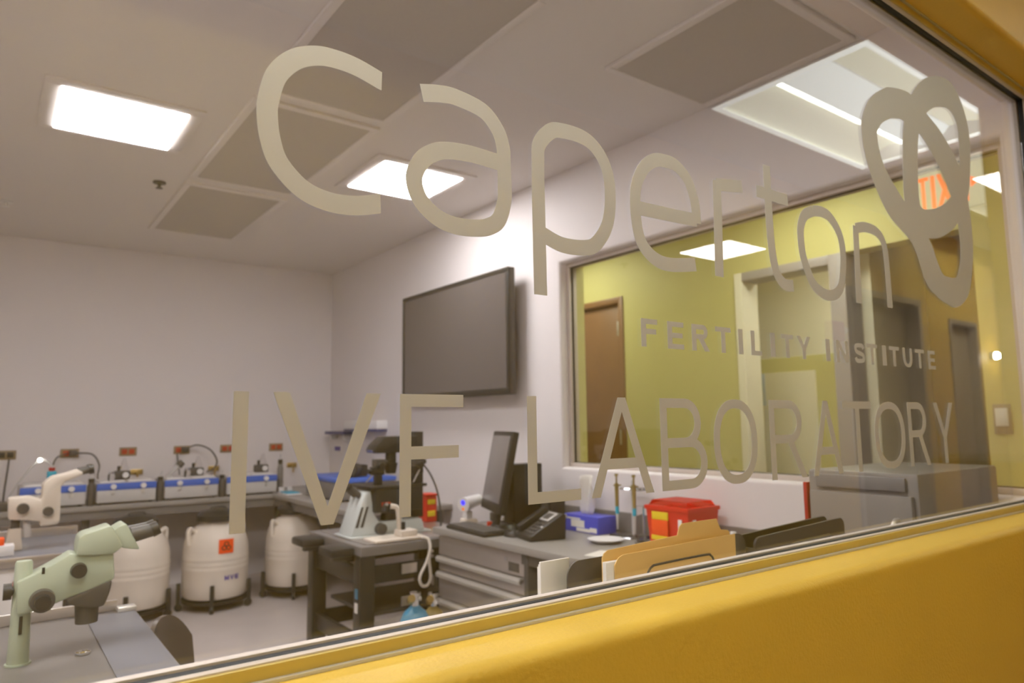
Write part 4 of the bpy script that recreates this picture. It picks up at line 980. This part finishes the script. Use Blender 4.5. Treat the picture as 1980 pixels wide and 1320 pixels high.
# micromanipulators left and right of the stage
def manip(x, y, label, sg_):
    t = thing('micromanipulator', (x, y, 0.942), label, 'micromanipulator', 'micromanipulators on the microscope stage')
    box((x-0.02, y-0.02, 0.9425), (x+0.02, y+0.02, 1.00), 0.004).build('post', 'black', t)
    box((x-0.042, y-0.028, 1.0), (x+0.03, y+0.028, 1.045), 0.005).build('block', 'black', t)
    box((x-0.025, y-0.03, 1.0455), (x+0.035, y+0.03, 1.088), 0.005).build('block', 'darkgrey', t)
    for dz_, dx in ((1.022, -0.043), (1.066, 0.036)):
        MB().cyl((x+dx, y, dz_), (x+dx+(0.02 if dx > 0 else -0.02), y, dz_), 0.014, n=14).build('knob', 'black', t)
    MB().cyl((x, y-0.03, 1.05), (x, y-0.055, 1.05), 0.017, n=14).build('knob', 'black', t)
    MB().cyl((x+0.01, y+sg_*0.02, 1.03), (x+0.05*(-1), y+sg_*0.05, 0.955), 0.006, 0.004, 8).build('needle_holder', 'steel', t)
manip(1.80, my-0.06, 'black micromanipulator under the left of the lamp arm', 1)
manip(2.02, my-0.115, 'black micromanipulator right of the lamp arm, behind letter F', -1)
cord('power_cord', [(2.11, my, 1.06), (2.16, my-0.02, 0.99), (2.20, my-0.03, 0.90), (2.23, my-0.02, 0.80), (2.25, my, 0.70), (2.25, my, 0.666)], 0.006, 'cable', 'thin cord running down from lamp pillar right of letter F')
# cream bench stand in front of the microscope
t = thing('bench_stand', (1.85, 3.55, zt), 'cream flat bench stand with a bent arm and black eyepiece', 'stand')
box((1.66, 3.445, zt), (1.96, 3.61, zt+0.016), 0.006).build('base_plate', 'offwhite', t)
box((1.82, 3.47, zt+0.016), (1.92, 3.56, zt+0.05), 0.006).build('block', 'offwhite', t)
MB().cyl((1.855, 3.515, zt+0.05), (1.855, 3.515, zt+0.09), 0.012, n=12).build('stem', 'black', t)
MB().tube([(1.84, 3.53, zt+0.05), (1.835, 3.53, zt+0.12), (1.825, 3.53, zt+0.165), (1.79, 3.53, zt+0.178), (1.76, 3.53, zt+0.175)], 0.014, 10).build('arm', 'offwhite', t)
MB().cyl((1.755, 3.53, zt+0.15), (1.765, 3.53, zt+0.195), 0.024, 0.02, 16).build('eyepiece', 'black', t)
MB().cyl((1.748, 3.51, zt+0.19), (1.746, 3.495, zt+0.195), 0.009, n=12).build('lens', 'chrome', t)
cord('air_hose', [(1.93, 3.445, 0.672), (1.955, 3.42, 0.665), (1.955, 3.395, 0.62), (1.93, 3.39, 0.55), (1.89, 3.39, 0.48), (1.90, 3.39, 0.435), (1.935, 3.39, 0.43), (1.955, 3.39, 0.47), (1.945, 3.39, 0.56), (1.955, 3.395, 0.60), (1.975, 3.405, 0.60)], 0.0085, 'hose', 'pale looping air hose hanging at the front of the black table', 'hose')
# gas cylinders in front of the drawers
def cylinder(x, y, r, h, m, label):
    t = thing('gas_cylinder', (x, y, 0), label, 'gas cylinder', 'small gas cylinders on the floor')
    MB().lathe([(r*0.9, 0), (r, 0.01), (r, h*0.78), (r*0.93, h*0.85), (r*0.72, h*0.93), (r*0.42, h*0.975), (r*0.30, h)], (x, y, 0), 28).build('tank', m, t)
    v = MB().cyl((x, y, h), (x, y, h+0.05), 0.016, n=12).cyl((x-0.03, y, h+0.03), (x+0.03, y, h+0.03), 0.011, n=10).build('valve', 'chrome', t)
    MB().cyl((x, y, h+0.05), (x, y, h+0.065), 0.028, n=14).build('hand_wheel', 'chrome', v)
    MB().cyl((x-0.03, y-0.01, h+0.03), (x-0.035, y-0.03, h+0.045), 0.019, n=14).build('gauge', 'brass', v)
cylinder(1.735, 3.16, 0.075, 0.40, 'gas', 'small light blue gas cylinder with chrome valve')
cylinder(1.885, 3.24, 0.06, 0.36, 'bronze', 'dim ochre gas cylinder right behind the blue one')

# ------------------------------------------------------------------ things on the desk
def on(p, z): return (p[0], p[1], z)
t = thing('sharps_bin', (2.31, 4.07, az), 'small red sharps bin behind the letter F on black table', 'sharps bin', 'red sharps bins')
box((2.265, 3.985, az+0.0045), (2.345, 4.085, 0.825), 0.008).build('bin', 'red', t)
box((2.258, 3.978, 0.8255), (2.352, 4.092, 0.84), 0.004).build('lid', 'red', t)
box((2.275, 3.9825, 0.70), (2.33, 3.9848, 0.735), 0.0005).build('label', 'yellowlab', t)
box((2.275, 3.9825, 0.775), (2.33, 3.9848, 0.805), 0.0005).build('label', 'yellowlab', t)
t = thing('bench_meter', (2.13, 3.33, ZC), 'white handheld meter on stand with glowing blue screen', 'meter')
box((2.14, 3.325, ZC), (2.22, 3.395, ZC+0.03), 0.008).build('base', 'offwhite', t)
box((2.155, 3.335, ZC+0.03), (2.19, 3.385, ZC+0.075), 0.005).build('stem', 'white', t)
hd = MB().cyl((2.115, 3.315, ZC+0.112), (2.25, 3.365, ZC+0.128), 0.040, 0.030, 24).build('head', 'white', t)
hx = Vector((2.115, 3.315, ZC+0.112)); hdv = (Vector((2.25, 3.365, ZC+0.128))-hx).normalized()
for dz_, r_, mm in ((0.012, 0.015, 'blue_led'), (-0.022, 0.008, 'orange_led')):
    p = hx + Vector((0, 0, dz_)); MB().cyl(p-hdv*0.0005, p-hdv*0.003, r_, n=16).build('display', mm, hd)
t = thing('heating_block', (2.4, 3.28, ZC), 'low black heating block behind the white meter', 'heater')
box((2.34, 3.21, ZC), (2.50, 3.39, ZC+0.05), 0.008).build('base', 'darkgrey', t)
box((2.35, 3.22, ZC+0.0505), (2.49, 3.38, ZC+0.085), 0.02, seg=3).build('cover', 'black', t)
MB().cyl((2.34, 3.25, ZC+0.028), (2.325, 3.25, ZC+0.028), 0.012, n=12).build('dial', 'white', t)
t = thing('keyboard', (2.055, 3.10, ZC), 'black computer keyboard lying along the desk edge', 'keyboard')
kr = Matrix.Rotation(math.radians(-4), 4, 'Z')
kx, ky = 2.055, 3.10
def kbox(a, b, name, m, p, bev=0.002):
    c_ = Vector(((a[0]+b[0])/2, (a[1]+b[1])/2, 0)); q = kr @ c_
    d_ = Vector((kx, ky, 0)) + q; hx_, hy_ = (b[0]-a[0])/2, (b[1]-a[1])/2
    return box((d_.x-hx_, d_.y-hy_, a[2]), (d_.x+hx_, d_.y+hy_, b[2]), bev, rot=kr).build(name, m, p)
kb = kbox((-0.07, -0.20, ZC), (0.07, 0.20, ZC+0.018), 'tray', 'black', t, 0.005)
for r_ in range(5):
    kbox((-0.062+r_*0.026, -0.19, ZC+0.0182), (-0.040+r_*0.026, 0.19, ZC+0.026), 'key_row', 'darkgrey', t)
t = thing('computer_mouse', (2.125, 2.95, ZC), 'black computer mouse on desk between keyboard and phone', 'mouse')
MB().sphere((2.105, 2.86, ZC+0.0005), 0.034, 18, (0.95, 1.5, 0.9)).build('body', 'black', t)
m_ = t.children[0].data
for v in m_.vertices: v.co.z = max(v.co.z, 0.0)
MB().cyl((2.09, 2.845, ZC+0.03), (2.09, 2.865, ZC+0.03), 0.005, n=10).build('wheel', 'darkgrey', t)
# monitor seen almost edge-on
t = thing('computer_monitor', (2.13, 3.10, ZC), 'black flat monitor turned edge-on and leaning back on desk', 'monitor', rz=math.radians(-20), world=False)
# local frame: screen faces -x, width along y
lean = Matrix.Rotation(math.radians(11), 4, 'Y')
def lb(a, b, bev, name, m, parent=t):
    mb = box(a, b, bev)
    mb.v = [tuple((lean @ (Vector(v)-Vector((0, 0, 0.06)))) + Vector((0, 0, 0.06))) for v in mb.v]
    return mb.build(name, m, parent)
cs = lb((0.0, -0.19, 0.10), (0.035, 0.19, 0.52), 0.006, 'case', 'black')
lb((-0.004, -0.165, 0.15), (-0.0002, 0.165, 0.495), 0.001, 'screen', 'monitor')
lb((0.035, -0.10, 0.15), (0.065, 0.10, 0.36), 0.015, 'back_cover', 'black')
lb((0.04, -0.04, 0.025), (0.06, 0.04, 0.2), 0.004, 'stem', 'black')
MB().cyl((0.085, 0, 0), (0.085, 0, 0.03), 0.085, 0.06, 28).build('base', 'black', t)
t = thing('computer_tower', (2.40, 3.145, ZC), 'small black computer tower behind the edge-on monitor', 'computer')
box((2.30, 3.10, ZC), (2.50, 3.19, ZC+0.33), 0.006).build('case', 'black', t)
box((2.296, 3.105, ZC+0.02), (2.2998, 3.185, ZC+0.31), 0.002).build('front_panel', 'darkgrey', t)
MB().cyl((2.296, 3.145, ZC+0.25), (2.292, 3.145, ZC+0.25), 0.009, n=12).build('power_button', 'palegrey', t)
t = thing('speaker_box', (2.48, 2.99, ZC), 'small black desktop speaker between the monitor and tissue box', 'speaker')
box((2.43, 2.94, ZC), (2.53, 3.04, ZC+0.17), 0.008).build('cabinet', 'black', t)
MB().cyl((2.43, 2.99, ZC+0.10), (2.424, 2.99, ZC+0.10), 0.03).build('cone', 'darkgrey', t)
t = thing('red_cap', (2.23, 3.10, ZC), 'tiny red cap on the desk beside the monitor foot', 'cap')
MB().lathe([(0.015, 0), (0.016, 0.002), (0.015, 0.02), (0.010, 0.022)], (2.235, 3.235, ZC), 14).build('cap', 'red', t)
t.location = (2.235, 3.235, ZC)
for c_ in t.children:
    for v in c_.data.vertices: v.co += Vector((2.23-2.235, 3.10-3.235, 0))
# phone
t = thing('desk_phone', (2.18, 2.72, ZC), 'black desk phone with pale display on the desk', 'phone', rz=math.radians(-12), world=False)
MB().prism([(-0.10, 0.0), (0.09, 0.0), (0.095, 0.115), (0.075, 0.12), (-0.10, 0.022)], -0.085, 0.085, bev=0.005).build('body', 'black', t)
sl = math.atan2(0.098, 0.175)
def onp(u0, u1, y0, y1, h, name, m):
    R_ = Matrix.Rotation(-sl, 4, 'Y'); c_ = Vector((-0.10+(u0+u1)/2*math.cos(sl), (y0+y1)/2, 0.022+(u0+u1)/2*math.sin(sl))) + Vector((-math.sin(sl), 0, math.cos(sl)))*h/2
    hx_ = (u1-u0)/2; hy_ = (y1-y0)/2
    return box((c_.x-hx_, c_.y-hy_, c_.z-h/2), (c_.x+hx_, c_.y+hy_, c_.z+h/2), min(0.003, h*0.4), rot=R_).build(name, m, t)
onp(0.125, 0.19, -0.06, 0.03, 0.006, 'display_frame', 'palegrey')
onp(0.135, 0.18, -0.045, 0.015, 0.0085, 'display', 'darkgrey')
onp(0.02, 0.19, 0.04, 0.082, 0.030, 'handset', 'black')
for r_ in range(4):
    for c2 in range(3): onp(0.025+r_*0.022, 0.040+r_*0.022, -0.06+c2*0.028, -0.042+c2*0.028, 0.005, 'key', 'darkgrey')
onp(0.075, 0.085, -0.078, -0.066, 0.006, 'message_light', 'white')
# tissue box
t = thing('tissue_box', (2.5, 2.73, ZC), 'blue and white tissue carton with a tissue pulled up', 'tissue box')
box((2.445, 2.60, ZC), (2.57, 2.855, ZC+0.085), 0.003).build('carton', 'boxblue', t)
for y0, y1, z0, z1 in ((2.70, 2.80, 0.025, 0.06), (2.66, 2.76, 0.005, 0.022), (2.61, 2.66, 0.008, 0.03), (2.835, 2.852, 0.06, 0.08), (2.73, 2.83, 0.062, 0.07)):
    box((2.4435, y0, ZC+z0), (2.4448, y1, ZC+z1)).build('print', 'paper', t)
def tissue():
    mb = MB(); n = 14; vs = []; fs = []; m2 = 8
    for j in range(m2+1):
        v = j/m2
        for i in range(n+1):
            u = i/n*2-1
            w_ = 0.062*(0.6+0.75*v-0.35*v*v)
            vs.append((2.507+0.018*math.sin(u*5+v*3)*(0.4+v), 2.745+u*w_, ZC+0.083+0.20*v*(1-0.22*u*u)))
    for j in range(m2):
        for i in range(n): a = j*(n+1)+i; fs.append([a, a+1, a+n+2, a+n+1])
    return mb.add(vs, fs)
o = tissue().build('tissue', 'paper', t); sm = o.modifiers.new('thick', 'SOLIDIFY'); sm.thickness = 0.0015
# pipette stand
t = thing('pipette_stand', (2.53, 2.45, ZC), 'clear pipette stand beneath the side window sill', 'stand')
box((2.47, 2.36, ZC), (2.59, 2.55, ZC+0.012), 0.004).build('foot', 'clear', t)
MB().cyl((2.545, 2.455, ZC+0.012), (2.545, 2.455, 1.0), 0.009, n=12).build('post', 'palegrey', t)
box((2.50, 2.375, 0.955), (2.56, 2.535, 0.967), 0.003).build('rack', 'clear', t)
for k, (y, lab) in enumerate(((2.51, 'ochre and blue pipette hanging left on the clear stand'), (2.395, 'ochre and blue pipette hanging right on the clear stand'))):
    p = thing('pipette', (2.498, y, 0.80), lab, 'pipette', 'pipettes on the clear stand')
    MB().cyl((2.49, y, 0.875), (2.49, y, 0.985), 0.009, 0.0105, 14).build('grip', 'bronze', p)
    MB().cyl((2.49, y, 0.985), (2.49, y, 1.02), 0.005, n=10).cyl((2.49, y, 1.02), (2.49, y, 1.032), 0.009, n=12).build('plunger', 'bronze', p)
    MB().cyl((2.49, y, 0.84), (2.49, y, 0.8752), 0.0095, n=14).build('collar', 'cyan', p)
    MB().cyl((2.49, y, 0.84), (2.49, y, 0.765), 0.007, 0.003, 12).build('shaft', 'palegrey', p)
    box((2.478, y-0.012, 0.972), (2.512, y+0.012, 0.979), 0.002).build('hook', 'bronze', p)
t = thing('measuring_cylinder', (2.44, 2.36, ZC), 'clear measuring cylinder beside the pipettes', 'cylinder')
MB().cyl((2.43, 2.30, ZC), (2.43, 2.30, ZC+0.01), 0.03, n=18).build('foot', 'clear', t)
MB().cyl((2.43, 2.30, ZC+0.01), (2.43, 2.30, ZC+0.17), 0.018, n=18).build('tube', 'clear', t)
t = thing('paper_dish', (2.33, 2.42, ZC), 'white shallow dish on desk in front of pipette stand', 'dish')
MB().lathe([(0.05, 0), (0.075, 0.012), (0.085, 0.018), (0.08, 0.018), (0.05, 0.005)], (2.33, 2.43, ZC), 28).build('dish', 'white', t)
t = thing('paper_sheet', (2.10, 2.2, ZC), 'loose white sheet of paper near the front edge of desk', 'paper')
box((2.06, 2.10, ZC), (2.20, 2.28, ZC+0.002), rot=Matrix.Rotation(0.3, 4, 'Z')).build('sheet', 'paper', t)
# large red sharps bin
t = thing('sharps_bin', (2.44, 2.08, ZC), 'large red sharps bin with yellow labels and clear lid', 'sharps bin', 'red sharps bins')
sx0, sx1, sy0, sy1 = 2.345, 2.545, 1.955, 2.185
def tap(z0, z1, i0, i1, mb):
    vs = []
    for z, i in ((z0, i0), (z1, i1)): vs += [(sx0-i, sy0-i, z), (sx1+i, sy0-i, z), (sx1+i, sy1+i, z), (sx0-i, sy1+i, z)]
    return mb.add(vs, [[0, 1, 5, 4], [1, 2, 6, 5], [2, 3, 7, 6], [3, 0, 4, 7], [3, 2, 1, 0], [4, 5, 6, 7]])
tap(ZC, 0.905, -0.012, 0, MB()).build('bin', 'red', t)
tap(0.9055, 0.922, 0.006, 0.006, MB()).build('rim', 'red', t)
tap(0.9225, 0.945, -0.008, -0.02, MB()).build('clear_lid', 'pinkclear', t)
box((sx0-0.0045, 2.06, 0.865), (sx0-0.0012, 2.15, 0.898), 0.0005).build('label', 'yellowlab', t)
box((sx0-0.0075, 2.06, 0.80), (sx0-0.0045, 2.15, 0.864), 0.0005).build('label', 'orange', t)
box((sx0-0.0095, 2.06, 0.78), (sx0-0.0065, 2.15, 0.799), 0.0005).build('label', 'yellowlab', t)
box((sx0-0.0062, 1.985, 0.82), (sx0-0.0012, 2.005, 0.875), 0.002).build('latch', 'white', t)
box((2.37, sy0-0.006, 0.82), (2.39, sy0-0.0012, 0.875), 0.002).build('latch', 'white', t)
# incubator by the window, red binder
t = thing('tabletop_incubator', (2.28, 1.07, ZC), 'warm grey box incubator on the desk close to the window', 'incubator')
ix0, ix1, iy0, iy1, iz1 = 2.01, 2.57, 0.90, 1.22, 1.135
box((ix0+0.02, iy0, ZC+0.015), (ix1, iy1, iz1), 0.008).build('body', 'incgrey', t)
dr = box((ix0, iy0+0.012, ZC+0.03), (ix0+0.0195, iy1-0.012, iz1-0.06), 0.005).build('door', 'incgrey', t)
MB().tube([(ix0-0.001, iy0+0.05, 0.90), (ix0-0.03, iy0+0.05, 0.91), (ix0-0.03, iy0+0.05, 1.0), (ix0-0.001, iy0+0.05, 1.01)], 0.006).build('handle', 'alu', dr)
box((ix0+0.008, iy0+0.03, iz1-0.05), (ix0+0.0195, iy1-0.03, iz1-0.012), 0.003).build('control_panel', 'grey', t)
for x in (ix0+0.06, ix1-0.05):
    for y in (iy0+0.05, iy1-0.05): MB().cyl((x, y, ZC), (x, y, ZC+0.0155), 0.015, n=10).build('foot', 'black', t)
t = thing('ring_binder', (2.15, 1.25, ZC), 'dark red ring binder standing against the box incubator', 'binder')
box((2.028, 1.226, ZC), (2.30, 1.238, 1.095), 0.002).build('cover', 'darkred', t)
box((2.036, 1.2295, ZC+0.004), (2.3005, 1.2355, 1.0955), 0.001).build('pages', 'paper', t)
t = thing('test_tube_rack', (2.17, 1.70, ZC), 'white tube rack between red bin and the box incubator', 'rack')
box((2.10, 1.60, ZC), (2.26, 1.80, ZC+0.02), 0.003).build('base', 'white', t)
box((2.10, 1.60, ZC+0.075), (2.26, 1.80, ZC+0.085), 0.002).build('deck', 'white', t)
for x in (2.108, 2.252):
    for y in (1.608, 1.792): MB().cyl((x, y, ZC+0.02), (x, y, ZC+0.075), 0.006, n=8).build('post', 'white', t)
for i in range(2):
    for j in range(3): MB().cyl((2.145+0.07*i, 1.64+0.06*j, ZC+0.03), (2.145+0.07*i, 1.64+0.06*j, ZC+0.15), 0.011, n=10).build('tube', 'white', t)
# file sorter on the counter below the window
def divider(x0, x1, y, z1, notch, label):
    t = thing('file_divider', ((x0+x1)/2, y, ZC), label, 'file divider', 'grey upright file dividers')
    n = 8; rr = 0.03
    prof = [(x0, ZC), (x1, ZC)]
    prof += [(x1-rr+rr*math.sin(PI/2*(1-k/n))*1.0, z1-rr+rr*math.cos(PI/2*(1-k/n))) for k in range(n+1)] if notch != 'l' else [(x1, z1)]
    prof += [(x0+rr-rr*math.sin(PI/2*k/n), z1-rr+rr*math.cos(PI/2*k/n)) for k in range(n+1)] if notch != 'r' else [(x0, z1)]
    MB().prism(prof, y-0.0015, y+0.0015).build('plate', 'darkgrey', t)
    box((x0, y-0.03, ZC), (x1, y+0.03, ZC+0.004), 0.001).build('foot', 'darkgrey', t)
divider(0.862, 0.99, 1.002, 1.033, 'l', 'dark rounded file divider left of the manila folder')
divider(1.306, 1.392, 1.0, 1.034, 'b', 'grey rounded file divider between manila folder and black tray')
t = thing('paper_stack', (0.86, 1.02, ZC), 'upright white papers left of the manila folder', 'papers')
for k in range(3): box((0.828+0.004*k, 1.036+0.008*k, ZC+0.0), (0.898+0.004*k, 1.040+0.008*k, 1.032-0.006*k), 0.0005).build('sheet', 'paper', t)
t = thing('manila_folder', (1.11, 0.97, ZC), 'manila file folder with raised tab behind a wire holder', 'folder')
FP = [(0.925, ZC), (1.305, ZC), (1.305, 1.046), (1.298, 1.051), (1.275, 1.054), (1.268, 1.066), (1.262, 1.078), (1.15, 1.078), (1.142, 1.072), (1.135, 1.056), (0.94, 1.049), (0.93, 1.044), (0.925, 1.036)]
MB().prism(FP, 0.975, 0.9765).build('back_flap', 'manila', t)
MB().prism([(0.94, ZC), (1.30, ZC), (1.30, 1.0445), (0.962, 1.0405), (0.95, 1.036), (0.94, 1.024)], 0.958, 0.9595).build('front_flap', 'manila', t)
for k in range(4): box((0.921+0.0005*k, 0.9615+0.003*k, ZC+0.002), (1.285, 0.963+0.003*k, 1.030), 0.0003).build('sheet', 'paper', t)
t = thing('wire_holder', (1.11, 0.945, ZC), 'black wire file holder in front of the manila folder', 'holder')
MB().tube([(0.99, 0.945, ZC+0.004), (1.003, 0.945, 0.97), (1.012, 0.945, 1.0), (1.025, 0.945, 1.013), (1.05, 0.945, 1.0155), (1.18, 0.945, 1.0165), (1.20, 0.945, 1.013), (1.21, 0.945, 1.0), (1.22, 0.945, 0.97), (1.235, 0.945, ZC+0.004)], 0.0022, 8).build('loop', 'black', t)
MB().tube([(0.96, 0.945, ZC+0.003), (1.1, 0.945, ZC+0.003), (1.26, 0.945, ZC+0.003)], 0.0025, 8).build('foot_bar', 'black', t)
MB().tube([(0.97, 0.93, ZC+0.003), (0.97, 0.945, ZC+0.003), (0.97, 0.957, ZC+0.003)], 0.0025, 8).tube([(1.25, 0.93, ZC+0.003), (1.25, 0.945, ZC+0.003), (1.25, 0.957, ZC+0.003)], 0.0025, 8).build('cross_bar', 'black', t)
t = thing('letter_tray', (1.58, 1.0, ZC), 'black plastic file box with a finger slot by the window', 'file box')
tx0, tx1 = 1.395, 1.775
n = 6; rr = 0.02
prof = [(tx0, ZC), (tx1, ZC)] + [(tx1-rr+rr*math.sin(PI/2*(1-k/n)), 1.036-rr+rr*math.cos(PI/2*(1-k/n))) for k in range(n+1)] + [(tx0+rr-rr*math.sin(PI/2*k/n), 1.024-rr+rr*math.cos(PI/2*k/n)) for k in range(n+1)]
MB().prism(prof, 0.975, 0.981).build('front_panel', 'black', t)
MB().prism(prof, 1.020, 1.026).build('back_panel', 'black', t)
for a in (tx0, tx1-0.006): box((a, 0.9812, ZC), (a+0.006, 1.0198, 1.0), 0.001).build('side_panel', 'black', t)
MB().tube([(1.52, 0.973, 0.96), (1.53, 0.973, 0.985), (1.55, 0.973, 0.995), (1.68, 0.973, 1.0), (1.70, 0.973, 0.995), (1.71, 0.973, 0.96)], 0.004, 8).build('finger_slot', 'darkgrey', t)
